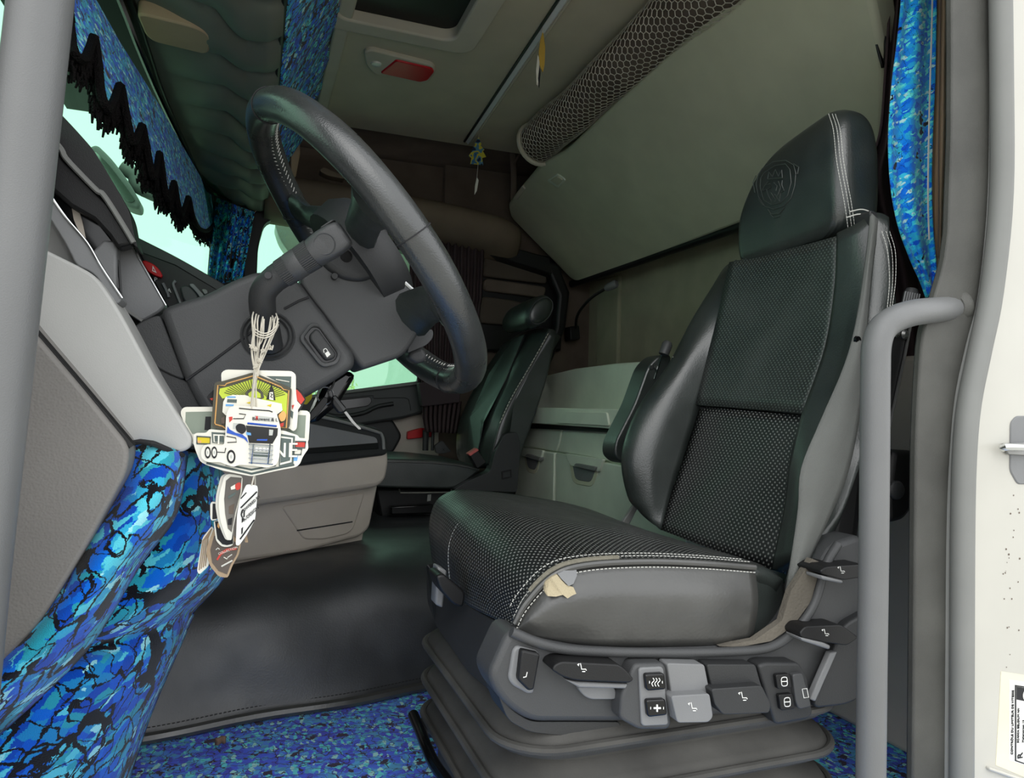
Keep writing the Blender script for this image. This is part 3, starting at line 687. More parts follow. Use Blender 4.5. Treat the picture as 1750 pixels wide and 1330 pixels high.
slab('storage_pocket', 'taupe', roundpoly(CP([(482, 866), (624, 842), (604, 905), (592, 914), (555, 922), (520, 922)], .004), .012), -cn * .02, cc, bevel=.004)
tube('pocket_seam', 'ink', CP([(508, 907), (602, 892)], .0048), .0016, cc, n=6)

# ================================================================== dashboard
da_ = thing('dashboard', 'grey and black dashboard with light grey end panel by the door', 'dashboard', (-.2, .9, .3))
slab('end_panel', 'lgrey', roundpoly(PL([(-90, 345), (66, 421), (131, 453), (162, 470), (186, 502), (212, 545), (262, 640), (328, 748), (326, 766), (308, 774), (226, 762), (140, 660), (51, 558), (-90, 415)], .86), .012), (0, .10, 0), da_, bevel=.012, seg=3)
slab('grained_side', 'endgrain', roundpoly(PL([(-120, 390), (30, 534), (51, 560), (140, 664), (221, 764), (217, 806), (150, 930), (72, 1060), (0, 1142), (-120, 1260)], .80), .02), (0, .09, 0), da_, bevel=.014, seg=3)
tube('side_seam', 'black', PL([(-60, 440), (51, 557), (140, 661), (226, 763)], .81), .004, da_, n=6)
slab('inner_side', 'lgrey', PL([(0, 310), (75, 345), (134, 462), (60, 430), (0, 400)], .93), (0, .05, 0), da_, bevel=.004)
tr_ = slab('cluster_trim', 'mgrey', roundpoly(PL([(60, 300), (82, 330), (112, 373), (148, 416), (172, 456), (209, 511), (202, 519), (193, 518), (167, 475), (153, 463), (131, 454), (112, 416), (74, 356), (52, 330)], .885), .006), (0, .04, 0), da_, bevel=.003)
tube('chrome_edge', 'chrome', catmull(PL([(68, 308), (83, 329), (113, 372), (149, 415), (173, 456), (209, 510)], .884), 4), .0014, tr_, n=8)
# instrument hood
hd = slab('instrument_hood', 'black', roundpoly(PL([(60, 150), (92, 182), (128, 220), (160, 256), (192, 310), (222, 362), (228, 396), (236, 425), (226, 416), (210, 380), (185, 342), (165, 322), (112, 266), (100, 246), (60, 205)], .95), .01), (0, .05, 0), da_, bevel=.008, seg=3)
tube('hood_strip', 'rubberl', catmull(PL([(60, 212), (88, 236), (105, 256), (112, 270), (140, 300), (167, 327), (173, 329), (187, 348), (212, 388), (228, 415)], .948), 3), .0032, hd, n=6)
slab('hood_underside', 'black', PL([(60, 210), (88, 238), (110, 272), (165, 327), (186, 348), (212, 388), (228, 416), (200, 424), (185, 402), (160, 375), (120, 352), (95, 330), (60, 300)], .955), (0, .03, 0), hd, bevel=.004)
cf = slab('cluster_face', 'gloss', PL([(70, 300), (120, 350), (165, 375), (200, 420), (205, 500), (150, 430), (80, 340)], .975), (0, .02, 0), da_, bevel=.002)
slab('cluster_reflection', 'taupe', roundpoly(PL([(122, 352), (132, 352), (141, 380), (147, 412), (138, 402), (126, 376)], .972), .004), (0, .004, 0), cf)  # beige streak painted as a reflection on the dark cluster face
slab('cluster_side', 'mgrey', PL([(150, 438), (176, 410), (199, 412), (199, 500), (190, 492)], .965), (0, .03, 0), da_, bevel=.003)
dp = slab('dash_panel', 'mgrey', roundpoly(PL([(199, 416), (219, 406), (229, 424), (242, 449), (284, 522), (272, 534), (243, 550), (204, 524), (209, 510), (199, 495)], 1.0), .005), (0, .03, 0), da_, bevel=.003)
tube('panel_edge', 'chrome', PL([(227, 420), (241, 447), (284, 522)], .999), .0010, dp, n=6)
tube('panel_underline', 'rubberl', PL([(203, 522), (243, 549)], .998), .0022, dp, n=6)
slab('panel_shadow', 'black', PL([(204, 520), (245, 548), (235, 580), (215, 560)], 1.02), (0, .05, 0), da_)  # black sheet standing in for the shadow under the dash panel
slab('dash_top', 'dgrey2', roundpoly(PL([(215, 385), (228, 402), (300, 438), (398, 494), (420, 560), (300, 600), (215, 560)], 1.60), .03), (0, .75, 0), da_, bevel=.02, seg=3)
slab('switch_field', 'black', PL([(235, 428), (300, 452), (380, 500), (330, 545), (285, 525)], 1.596), (0, .02, 0), da_, bevel=.003)
hz = slab('hazard_button', 'red', roundpoly(PL([(242, 446), (248, 445), (262, 451), (272, 460), (278, 471), (275, 475), (262, 470), (252, 464)], 1.585), .006), (0, .02, 0), da_, bevel=.003, label='red hazard button')
ring('warning_triangle', 'white', PL([(261, 454), (268, 467), (260, 463)], 1.5842), PL([(262, 458), (265, 464), (261, 462)], 1.5842), (0, .002, 0), hz)
tube('switch_edge', 'mgrey', catmull(PL([(278, 484), (286, 500), (288, 508)], 1.59), 3), .003, da_, n=6)
tube('knob_edge', 'mgrey', catmull(PL([(300, 480), (296, 486), (301, 500), (308, 518)], 1.59), 3), .003, da_, n=6)
slab('dial_face', 'dgrey', roundpoly(PL([(306, 490), (322, 486), (336, 500), (345, 520), (315, 520)], 1.585), .02), (0, .02, 0), da_, bevel=.004)
slab('dial_lip', 'mgrey', roundpoly(PL([(322, 486), (330, 484), (350, 506), (345, 514), (336, 500)], 1.58), .01), (0, .02, 0), da_, bevel=.003)
slab('button_cap', 'rubberl', roundpoly(PL([(344, 494), (352, 494), (356, 500), (350, 504)], 1.585), .006), (0, .015, 0), da_, bevel=.002)
text('switch_mark', 'P', 'white', P(266, 478, 1.594), (1, 0, 0), (0, 0, 1), .012, da_)
text('switch_mark', 'A', 'white', P(289, 497, 1.594), (1, 0, 0), (0, 0, 1), .012, da_)
MB().box((-.42, 1.8, .90), (.40, 1.98, .03)).build('dash_cowl', 'black', da_)
MB().box((-.44, 1.05, .55), (.22, .5, .7)).build('dash_core', 'black', da_)
# blue plush covers under the dash
pk = thing('plush_dash_cover', 'bright blue and black plush cover wrapped under the dashboard', 'dash cover', (-.1, .9, .0))
patch('upper_cover', 'plush', [PL(r) for r in (
    [(205, 752, .87), (262, 758, .845), (300, 768, .85), (322, 780, .90)], [(190, 840, .85), (245, 840, .815), (285, 850, .83), (303, 880, .90)],
    [(130, 930, .84), (180, 940, .80), (222, 950, .82), (240, 968, .90)], [(50, 1050, .83), (95, 1065, .79), (130, 1085, .82), (150, 1112, .90)],
    [(-90, 1200, .82), (-60, 1215, .78), (-25, 1235, .81), (0, 1258, .90)])], pk, solid=.012, soff=-1, ang=180)
patch('lower_cover', 'plush', [PL(r) for r in (
    [(300, 765, .96), (345, 780, 1.0), (375, 800, 1.06), (400, 830, 1.2)], [(280, 880, .94), (335, 890, .96), (378, 905, 1.04), (394, 930, 1.2)],
    [(230, 965, .93), (300, 975, .94), (362, 980, 1.04), (386, 985, 1.2)], [(170, 1070, .93), (250, 1048, .95), (312, 1040, 1.05), (334, 1044, 1.2)],
    [(140, 1112, .965), (230, 1088, 1.0), (305, 1062, 1.08), (331, 1054, 1.2)], [(40, 1160, .91), (180, 1140, .95), (285, 1120, 1.06), (308, 1108, 1.2)],
    [(-80, 1240, .90), (110, 1240, .94), (230, 1230, 1.05), (258, 1225, 1.2)], [(-200, 1370, .90), (20, 1370, .94), (180, 1365, 1.05), (212, 1365, 1.2)])], pk, nu=6, solid=.012, soff=-1, ang=180)
m = MB()
for k in range(50):
    a = lpt(PL([(212, 760, .855), (240, 755, .845), (262, 758, .838), (285, 768, .842), (310, 778, .87)]), k / 49); m.ell(a, (.004, .004, .003), 6, 4)
m.build('hem_pile', 'ink', pk)

# ================================================================== steering column
sc_ = thing('steering_column', 'dark grey steering column shroud with lock switch', 'steering column', P(450, 620, 1.02))
slab('shroud', 'dgrey', roundpoly(PL([(272, 528), (308, 515), (353, 502), (398, 478), (440, 462), (500, 470), (520, 492), (607, 606), (607, 627), (574, 650), (500, 692), (425, 745), (350, 715), (316, 650)], .945), .012), (0, .17, 0), sc_, bevel=.018, seg=4)
slab('shroud_side', 'dgrey2', roundpoly(PL([(215, 575), (232, 555), (252, 544), (274, 537), (319, 652), (290, 641), (252, 620)], .955), .012), (0, .12, 0), sc_, bevel=.01, seg=3)
slab('shroud_lower', 'dgrey2', roundpoly(PL([(245, 612), (286, 638), (318, 650), (375, 700), (390, 760), (320, 770), (270, 660)], .958), .01), (0, .12, 0), sc_, bevel=.008, seg=3)
tube('shroud_seam', 'ink', PL([(318, 650), (360, 620), (432, 566)], .9442), .0016, sc_, n=6)
tube('shroud_seam', 'ink', PL([(486, 528), (512, 514), (528, 508)], .9442), .0016, sc_, n=6)
bc = P(458, 574, .945)
for r, h in ((.031, .002), (.026, .004)):
    MB().tube([bc + V((r * math.cos(a), -h * .5, r * math.sin(a) * .95)) for a in [2 * math.pi * k / 28 for k in range(28)]], .0022, 6, closed=True).build('stalk_collar', 'dgrey2', sc_)
ring('switch_bezel', 'dgrey', roundpoly(PL([(513, 574), (531, 552), (543, 552), (584, 602), (578, 622), (556, 628), (546, 624), (513, 582)], .937), .006), roundpoly(PL([(521, 575), (534, 559), (545, 560), (577, 605), (572, 616), (557, 620), (550, 617), (521, 581)], .939), .004), (0, .012, 0), sc_, bevel=.002)
slab('switch_well', 'gloss', PL([(520, 575), (534, 558), (545, 559), (578, 605), (572, 617), (556, 621), (549, 618)], .942), (0, .01, 0), sc_)
sw = slab('lock_switch', 'dgrey2', roundpoly(PL([(529, 572), (539, 562), (545, 564), (575, 605), (571, 613), (557, 617), (530, 582)], .934), .005), (0, .012, 0), sc_, bevel=.003, seg=3)
slab('lock_symbol', 'white', PL([(555, 604), (561, 600), (565, 606), (559, 611)], .9335), (0, .001, 0), sw)
tube('lock_shackle', 'white', catmull(PL([(554, 603), (553, 598), (557, 596), (560, 600)], .9335), 3), .0006, sw, n=5)
tube('wiring', 'black', catmull(PL([(505, 492), (525, 520), (545, 545), (560, 568)], .96), 4), .010, sc_, n=8)
slab('lock_cylinder', 'gloss', PL([(555, 655), (590, 632), (610, 640), (580, 690), (545, 720), (525, 725)], 1.06), (0, .06, 0), sc_, bevel=.008)

# ------------------------------------------------------------------ steering wheel
WC = V((.149, 1.021, .819)); WN = V((.767, .017, .641)).normalized(); WR = .2245
wu = V((0, 1, 0)); wu = (wu - WN * wu.dot(WN)).normalized(); wv = WN.cross(wu)
def wp_(a, r=WR, h=0): return WC + (wu * math.cos(a) + wv * math.sin(a)) * r + WN * h
sw_ = thing('steering_wheel', 'large black leather steering wheel with stitched rim', 'steering wheel', WC)
rings_ = []
NW = 96
for k in range(NW + 1):
    a = 2 * math.pi * k / NW; c = wp_(a); rad = (c - WC).normalized()
    rings_.append([c + (rad * math.cos(t) * .0215 + WN * math.sin(t) * .0225) * (1 + .012 * math.sin(9 * a + 2 * t)) for t in [2 * math.pi * j / 20 for j in range(20)]])
MB().loft(rings_, cap=False).build('rim', 'leather_rim', sw_, ang=180)
for k in (.10, .30, .52, .78):
    a = 2 * math.pi * k; c = wp_(a); rad = (c - WC).normalized()
    MB().tube([c + (rad * math.cos(t) * .0222 + WN * math.sin(t) * .0232) for t in [2 * math.pi * j / 24 for j in range(24)]], .0009, 5, closed=True).build('rim_seam', 'ink', sw_)
m = MB()
for k in range(150):   # baseball stitching on the inside of the rim
    a = 2 * math.pi * k / 150
    for s in (-1, 1):
        p1 = wp_(a, WR - .0212, .003 * s + .002); p2 = wp_(a + .02, WR - .0195, .008 * s + .002); m.tube([p1, p2], .0007, 4)
m.build('rim_stitching', 'thread', sw_)
hub = slab('hub_cover', 'dgrey', roundpoly(PL([(509, 486), (524, 446), (556, 405), (600, 393), (646, 388), (664, 394), (664, 440), (690, 474), (712, 500), (741, 507), (743, 530), (726, 545), (712, 578), (690, 609), (621, 632), (611, 622)], .965), .015), (0, .11, 0), sw_, bevel=.022, seg=4)
slab('hub_pod', 'dgrey2', roundpoly(PL([(556, 404), (585, 397), (642, 392), (648, 470), (620, 482), (585, 478), (545, 450)], .957), .014), (0, .06, 0), hub, bevel=.01, seg=3)
slab('airbag_edge', 'black', roundpoly(PL([(640, 392), (660, 389), (665, 398), (660, 462), (650, 470), (643, 468)], .952), .008), (0, .07, 0), sw_, bevel=.006, seg=3)
tube('chrome_line', 'silver', PL([(662, 455), (690, 482), (712, 502)], .966), .003, sw_, n=8)
MB().lathe([(.0005, .0), (.008, .0), (.0085, .003), (.0085, .01)], P(592, 438, .956), (0, 1, 0), 14).build('screw_hole', 'gloss', hub)
MB().lathe([(.0005, -.001), (.004, -.001), (.0045, .001), (.0045, .01)], P(572, 472, .958), (0, 1, 0), 12).build('screw_cap', 'dgrey2', hub)
def spoke(name, pts, mat='leather'):
    c = catmull([p for p, r in pts], 6); n = len(c); rr_ = []
    for i in range(n):
        t = i / (n - 1) * (len(pts) - 1); k = min(int(t), len(pts) - 2); rr_.append(pts[k][1] * (1 - t + k) + pts[k + 1][1] * (t - k))
    return MB().tube(c, rr_, 12, flat=.55, up=WN).build(name, mat, sw_)
spoke('spoke', [(P(612, 420, .97), .030), (P(618, 392, .93), .026), (P(628, 365, .87), .026), (P(640, 345, .835), .036)])
spoke('spoke', [(P(700, 540, .975), .034), (P(724, 524, .94), .028), (P(748, 518, .90), .027), (P(772, 528, .875), .040)])
spoke('spoke', [(WC + wu * .03 - wv * .06, .03), (WC + wu * .12 - wv * .10, .022), (wp_(math.radians(-40), .20), .028)])
spoke('spoke', [(WC + wu * .03 + wv * .06, .03), (WC + wu * .12 + wv * .10, .022), (wp_(math.radians(40), .20), .028)])
MB().lathe([(.085, -.03), (.09, .0), (.08, .02), (.05, .03), (.001, .032)], WC + WN * .0, WN, 28).build('airbag_cover', 'dgrey2', sw_)
pdl = thing('wheel_paddle', 'grey thumb lever behind the steering wheel rim', 'lever', P(720, 580, 1.0))
slab('paddle', 'dgrey', roundpoly(PL([(700, 582), (712, 568), (740, 562), (741, 576), (730, 590), (705, 600), (696, 604)], 1.0), .008), (0, .03, 0), pdl, bevel=.006, seg=3)
slab('lower_paddle', 'dgrey', roundpoly(PL([(700, 600), (722, 592), (731, 606), (728, 618), (712, 622), (698, 612)], 1.03), .008), (0, .03, 0), pdl, bevel=.006, seg=3)

# ------------------------------------------------------------------ stalk
sk = thing('column_stalk', 'angled dark grey control stalk with knurled ring', 'stalk', P(460, 580, .94))
tube('stalk_root', 'dgrey2', catmull(PL([(462, 592, .945), (456, 560, .925), (449, 530, .905), (450, 500, .89), (468, 478, .882), (492, 460, .876)]), 6), [.0155] * 31, sk, n=18)
sA, sB = P(470, 476, .882), P(588, 399, .848); sx = (sB - sA); sL = sx.length; sx.normalize()
MB().lathe([(.0158, .0), (.016, .012)], sA, sx, 24).build('stalk_tube', 'dgrey2', sk)
m = MB()
for k in range(40):
    a = 2 * math.pi * k / 40
    pass
u1 = sx.orthogonal().normalized(); u2 = sx.cross(u1)
def ringp(s, r0, kn, amp=.0006): return [sA + sx * s + (u1 * math.cos(2 * math.pi * j / (2 * kn)) + u2 * math.sin(2 * math.pi * j / (2 * kn))) * (r0 + (amp if j % 2 else 0)) for j in range(2 * kn)]
MB().loft([ringp(.010, .0165, 40), ringp(.022, .0168, 40)]).build('knurled_ring', 'dgrey2', sk, ang=20)
MB().lathe([(.0168, .021), (.0178, .024), (.0178, .036), (.0172, .038)], sA, sx, 28).build('plain_ring', 'dgrey', sk)
MB().loft([ringp(.038, .0172, 44), ringp(.054, .0178, 44)]).build('knurled_ring', 'dgrey2', sk, ang=20)
# head: rounded block with dished side
Rm = Matrix((sx, V((0, -1, 0)), sx.cross(V((0, -1, 0)))))
hv = sx.cross(V((0, -1, 0))).normalized(); hy = hv.cross(sx).normalized()
m = MB()
def sec(s, a, b, e=4):
    out = []
    for j in range(24):
        t = 2 * math.pi * j / 24; c_, s_ = math.cos(t), math.sin(t)
        out.append(sA + sx * s + hy * (a * abs(c_) ** (2 / e) * (1 if c_ > 0 else -1)) + hv * (b * abs(s_) ** (2 / e) * (1 if s_ > 0 else -1)))
    return out
m.loft([sec(.054, .0172, .0172, 2), sec(.060, .0172, .0178, 2.6), sec(.072, .0165, .0185, 4), sec(.088, .0150, .0178, 5), sec(.096, .0135, .016, 5), sec(.099, .011, .0135, 5)])
hdk = m.build('stalk_head', 'dgrey', sk, ang=50)
cdis = sA + sx * .074 - hy * .0 + (hy if hy.dot(V((0, -1, 0))) > 0 else -hy) * .0162
MB().lathe([(.0005, -.0035), (.006, -.0028), (.0105, -.0005), (.012, .0006), (.0125, .0)], cdis, (hy if hy.dot(V((0, -1, 0))) > 0 else -hy), 24).build('dished_pad', 'dgrey', hdk)
tp = sA + sx * .088 + (hv if hv.z > 0 else -hv) * .0172
slab('end_button', 'dgrey', rrect(tp, sx, hy, .018, .02, .004), (hv if hv.z > 0 else -hv) * .002, hdk, bevel=.0008)
MB().tube([tp + (hv if hv.z > 0 else -hv) * .0021 + (sx * math.cos(t) + hy * math.sin(t)) * .0038 for t in [2 * math.pi * k / 16 for k in range(16)]], .0004, 4, closed=True).build('button_symbol', 'white', hdk)
MB().lathe([(.0005, .0), (.0035, .0), (.004, .0015)], P(458, 471, .866), (0, -1, .0), 12).build('stalk_hole', 'gloss', sk)
# ------------------------------------------------------------------ grab bars
tube('grab_bar', 'bar', catmull(PL([(120, -420, .68), (74, -60, .68), (70, 0, .68), (32, 340, .68), (7, 560, .68), (-43, 1000, .68), (-80, 1400, .68)]), 8), .0235, None, n=20, label='thick grey grab bar at the windscreen side of the doorway', cat='grab bar')
gb = thing('door_grab_handle', 'grey tubular grab handle curving from the rear door post', 'grab handle', P(1490, 1330, .70))
tube('handle_tube', 'bar', catmull(PL([(1636, 527, .725), (1600, 530, .70), (1560, 535, .685), (1530, 545, .68), (1508, 562, .68), (1498, 590, .68), (1496, 640, .68), (1495, 760, .68)]), 8) + PL([(1493, 950, .68), (1490, 1150, .68), (1487, 1420, .68)]), .0172, gb, n=20)
MB().lathe([(.026, 0), (.025, .006), (.019, .012)], P(1630, 525, .72), P(1560, 535, .69) - P(1630, 525, .72), 20).build('mounting_collar', 'rubber', gb)
# ================================================================== driver seat
ds = thing('suspension_chair', 'black perforated leather driver seat with torn side bolster', 'seat', (.5, 1.02, 0))
# --- cushion
far = [(750, 1005, 1.235), (740, 965, 1.24), (733, 905, 1.245), (742, 862, 1.25), (765, 842, 1.25), (800, 837, 1.25), (900, 848, 1.25), (1000, 868, 1.25), (1090, 905, 1.24), (1140, 932, 1.22)]
fm_ = [(770, 1018, 1.13), (762, 985, 1.13), (757, 925, 1.13), (770, 882, 1.13), (800, 862, 1.13), (850, 858, 1.13), (945, 868, 1.13), (1045, 888, 1.13), (1130, 915, 1.12), (1190, 938, 1.10)]
mid = [(800, 1035, 1.0), (796, 1010, 1.0), (795, 960, 1.0), (808, 918, 1.0), (840, 894, 1.0), (890, 884, 1.0), (990, 892, 1.0), (1090, 908, 1.0), (1190, 932, 1.0), (1250, 950, .99)]
nm_ = [(835, 1053, .88), (835, 1030, .88), (842, 990, .88), (862, 955, .88), (895, 932, .88), (945, 920, .88), (1050, 922, .88), (1150, 932, .88), (1250, 950, .88), (1300, 965, .88)]
nr_ = [(876, 1072, .795), (884, 1058, .792), (898, 1034, .79), (918, 1005, .788), (945, 984, .785), (1000, 966, .785), (1100, 960, .785), (1200, 962, .785), (1292, 970, .79), (1338, 990, .80)]
top = patch('cushion_top', 'perf', [PL(r) for r in (far, fm_, mid, nm_, nr_)], ds, nu=5, nv=6, solid=.02, soff=-1, ang=180, rimmat='leather')
side = [PL(r) for r in ([(880, 1068, .79), (900, 1034, .786), (945, 986, .776), (1000, 968, .773), (1100, 962, .772), (1200, 965, .772), (1290, 972, .776)],
    [(884, 1074, .785), (915, 1058, .770), (965, 1035, .758), (1040, 1022, .754), (1120, 1022, .753), (1210, 1024, .755), (1296, 1030, .772)],
    [(876, 1080, .79), (925, 1092, .776), (1000, 1102, .770), (1065, 1106, .768), (1135, 1106, .768), (1215, 1103, .770), (1286, 1094, .780)])]
patch('side_bolster', 'leather_side', side, ds, nu=6, nv=6, solid=.015, soff=-1, ang=180)
patch('rear_flank', 'leather', [PL(r) for r in ([(1284, 968, .79), (1312, 972, .80), (1338, 992, .81)], [(1290, 1030, .79), (1320, 1030, .80), (1342, 1025, .81)], [(1282, 1096, .79), (1310, 1086, .80), (1335, 1062, .81)])], ds, solid=.02, soff=-1, ang=180)
MB().loft([[V((x, y, z)) for y, z in ((1.22, .30), (1.22, zt), (.82, zt - .02), (.82, .30))] for x, zt in ((.33, .36), (.37, .385), (.55, .375), (.76, .33))]).build('cushion_core', 'black', ds)
seam = catmull(PL([(880, 1066, .786), (900, 1030, .782), (945, 984, .773), (1000, 966, .770), (1100, 960, .769), (1200, 963, .769), (1290, 970, .773)]), 8)
tube('seam_piping', 'leather_side', seam, .004, ds, n=8)
stitch('seam_stitching', [q + V((0, -.004, -.006)) for q in seam], ds)
stitch('seam_stitching', [q + V((.002, .010, .005)) for q in seam], ds)
stitch('seam_stitching', [q + V((-.004, .018, .007)) for q in seam[3:]], ds)
for a in ((870, 890, 990, 1090, 1190), (1000, 1085)):
    pass
stitch('top_stitching', catmull(PL([(838, 866, 1.10), (900, 872, 1.08), (985, 893, 1.04), (1040, 920, .97), (1060, 935, .93)]), 8), ds)
stitch('top_stitching', catmull(PL([(776, 1020, 1.10), (768, 985, 1.10), (768, 930, 1.09), (790, 888, 1.08), (838, 868, 1.10)]), 8), ds)
# torn patch on the bolster
tan = plain('bare_backing', srgb(176, 164, 136), .95, grain=600, gs=.8)
def onside(px, py, o=.0035):   # point on the bolster skin
    best = None
    u = min(1, max(0, (py - 968) / 135)); Yb = .776 - .021 * math.sin(math.pi * u) + (.012 if px < 935 else 0) * (1 - u)
    return P(px, py, Yb - o)
slab('torn_patch', tan, [onside(x, y) for x, y in ((932, 995), (942, 987), (952, 982), (960, 992), (968, 1000), (980, 1004), (985, 1015), (978, 1018), (970, 1023), (962, 1017), (950, 1020), (936, 1019), (931, 1010))], (0, .004, 0), ds, label='bare tan backing where the leather tore')
slab('loose_flap', 'mgrey', [onside(x, y, .005) for x, y in ((953, 981), (965, 975), (985, 972), (986, 984), (980, 998), (972, 1002), (960, 990))], (0, .003, 0), ds)
# --- backrest
up_far = [(1255, 452, 1.185), (1240, 520, 1.185), (1218, 610, 1.185), (1196, 695, 1.185)]
lo_far = [(1196, 695, 1.185), (1172, 770, 1.185), (1148, 840, 1.18), (1128, 905, 1.175)]
up_near = [(1444, 405, .90), (1440, 500, .90), (1424, 600, .90), (1386, 712, .90)]
lo_near = [(1386, 712, .90), (1370, 790, .90), (1362, 870, .895), (1338, 980, .89)]
def center(name, mat, fr, nr, bulge):
    rows = []
    for a, b in zip(fr, nr):
        A, B = P(*a), P(*b); rows.append([A, A.lerp(B, .25) + V((bulge, 0, 0)), A.lerp(B, .5) + V((bulge * 1.3, 0, 0)), A.lerp(B, .75) + V((bulge, 0, 0)), B])
    return patch(name, mat, rows, ds, nu=4, nv=5, solid=.014, soff=-1, ang=180, rimmat='leather')
center('backrest_upper', 'perf_back', up_far, up_near, .006)
center('backrest_lower', 'perf', lo_far, lo_near, -.004)
sh_rows = []
# inner bolster (far side)
fb = [PL(r) for r in ([(1258, 444, 1.18), (1240, 455, 1.23), (1232, 470, 1.27), (1262, 470, 1.30)], [(1240, 520, 1.18), (1205, 530, 1.22), (1182, 548, 1.26), (1215, 550, 1.32)],
    [(1218, 610, 1.18), (1170, 612, 1.20), (1142, 622, 1.25), (1170, 630, 1.32)], [(1196, 695, 1.18), (1135, 690, 1.19), (1088, 700, 1.24), (1120, 700, 1.32)],
    [(1172, 770, 1.18), (1110, 775, 1.185), (1062, 778, 1.23), (1085, 780, 1.32)], [(1148, 840, 1.178), (1105, 850, 1.185), (1072, 848, 1.23), (1085, 840, 1.31)], [(1130, 905, 1.17), (1108, 890, 1.19), (1090, 872, 1.23), (1090, 860, 1.29)])]
patch('inner_bolster', 'leather', fb, ds, nu=5, nv=5, solid=.02, soff=-1, ang=180)
nb = [PL(r) for r in ([(1445, 402, .90), (1468, 390, .875), (1492, 372, .86), (1512, 380, .85)], [(1440, 500, .90), (1468, 490, .87), (1492, 480, .85), (1516, 470, .84)],
    [(1424, 600, .90), (1455, 600, .865), (1480, 590, .84), (1520, 580, .83)], [(1386, 712, .90), (1420, 720, .86), (1452, 720, .83), (1500, 710, .82)],
    [(1370, 790, .90), (1395, 800, .855), (1425, 800, .83), (1470, 790, .81)], [(1362, 870, .895), (1378, 880, .855), (1405, 885, .83), (1440, 880, .81)], [(1338, 980, .89), (1360, 965, .86), (1385, 950, .83), (1415, 930, .81)])]
patch('outer_bolster', 'leather', nb, ds, nu=5, nv=5, solid=.02, soff=-1, ang=180)
# back shell closing the rear
bs = []
for z, x0, x1 in ((.36, .80, .88), (.5, .83, .90), (.65, .86, .92), (.80, .89, .945), (.885, .905, .955)):
    bs.append([V((x0, 1.24, z)), V((x1 - .02, 1.25, z)), V((x1, 1.2, z)), V((x1, .87, z)), V((x1 - .02, .83, z)), V((x0, .835, z))])
MB().loft(bs).build('back_shell', 'black', ds, bevel=.015)
stitch('panel_stitching', catmull([P(*a).lerp(P(*b), .49) + V((.006 * 1.25 - .0035, -.0025, 0)) for a, b in zip(up_far, up_near)], 8), ds, .006, .0055, .0009)
nearline = catmull([P(x, y, Y - .004) for x, y, Y in up_near + lo_near[1:]], 8)
stitch('panel_stitching', nearline, ds, .006, .005)
tube('lumbar_seam', 'ink', catmull(PL([(1196, 697, 1.182), (1250, 704, 1.10), (1320, 708, 1.0), (1386, 713, .896)]), 4), .0022, ds, n=6)
tube('bolster_seam', 'thread', catmull(PL([(1150, 610, 1.235), (1168, 660, 1.205), (1198, 690, 1.178)]), 5), .0009, ds, n=5)
for dx in (0, 7, 13):
    stitch('shoulder_stitching', catmull(PL([(1507 + dx, 395, .832), (1517 + dx, 430, .824), (1520 + dx * .8, 480, .82), (1516 + dx * .6, 530, .815)]), 6), ds, .005, .004)
stitch('lower_stitching', catmull(PL([(1398, 930, .812), (1418, 895, .808), (1426, 860, .806)]), 5), ds)
# --- headrest
hr_ = []
for z, ya_, yb_, xf, dp in ((.895, 1.165, .905, .897, .085), (.93, 1.175, .895, .893, .095), (.99, 1.172, .893, .888, .10), (1.05, 1.155, .897, .890, .10), (1.095, 1.125, .905, .897, .09), (1.118, 1.085, .918, .908, .07), (1.128, 1.04, .94, .925, .04)):
    cxx, cyy = xf + dp / 2, (ya_ + yb_) / 2
    r_ = rrect((cxx, cyy, z), (1, 0, 0), (0, 1, 0), dp, ya_ - yb_, min(.03, dp * .42), 5)
    hr_.append([q + V((0, 0, (cyy - q.y) * .06 - .02 * (1 if z > 1.04 else 0) * max(0, (q.y - cyy)) / .1)) for q in r_])
hrest = MB().loft(hr_).build('headrest', 'leather', ds, ang=60)
hrest.modifiers.new('smooth', 'SUBSURF').levels = 1
edge = catmull(PL([(1413, 197, .925), (1421, 225, .903), (1427, 280, .892), (1440, 350, .890), (1447, 400, .893)]), 8)
for o in (0, .006, .011):
    stitch('headrest_stitching', [q + V((o, -.004 - o * .3, .001)) for q in edge], ds, .005, .004)
tube('collar_seam', 'thread', catmull(PL([(1446, 372, .872), (1470, 366, .862), (1492, 374, .852)]), 5), .001, ds, n=5)
tube('collar_seam', 'thread', catmull(PL([(1452, 362, .872), (1474, 358, .862), (1496, 366, .852)]), 5), .001, ds, n=5)
# embossed emblem: ring of ribs around a crowned bird head
em = plain('embossed_leather', srgb(62, 68, 65), .4)
ex = .8885
EP = lambda q: [P(x, y, X=ex) for x, y in q]
mm = MB()
for q in ([(1303, 288), (1322, 276), (1342, 274), (1356, 282), (1360, 296), (1358, 318), (1352, 338), (1340, 352), (1322, 358), (1306, 352), (1296, 336), (1292, 314), (1296, 298), (1303, 288)], [(1306, 295), (1324, 283), (1342, 280), (1350, 290), (1352, 312), (1346, 334), (1334, 347), (1318, 350), (1305, 342), (1299, 320), (1300, 304), (1306, 295)]):
    mm.tube(EP(q), .0009, 5)
for q in ([(1356, 280), (1365, 286), (1363, 297), (1358, 300)], [(1292, 300), (1287, 312), (1290, 330)], [(1312, 358), (1318, 366), (1332, 365), (1340, 355)], [(1316, 366), (1322, 372), (1334, 369)], [(1296, 340), (1304, 352)], [(1330, 330), (1324, 345), (1320, 348)]):
    mm.tube(EP(q), .0009, 5)
mm.build('emblem_ring', em, hrest)
mm = MB()
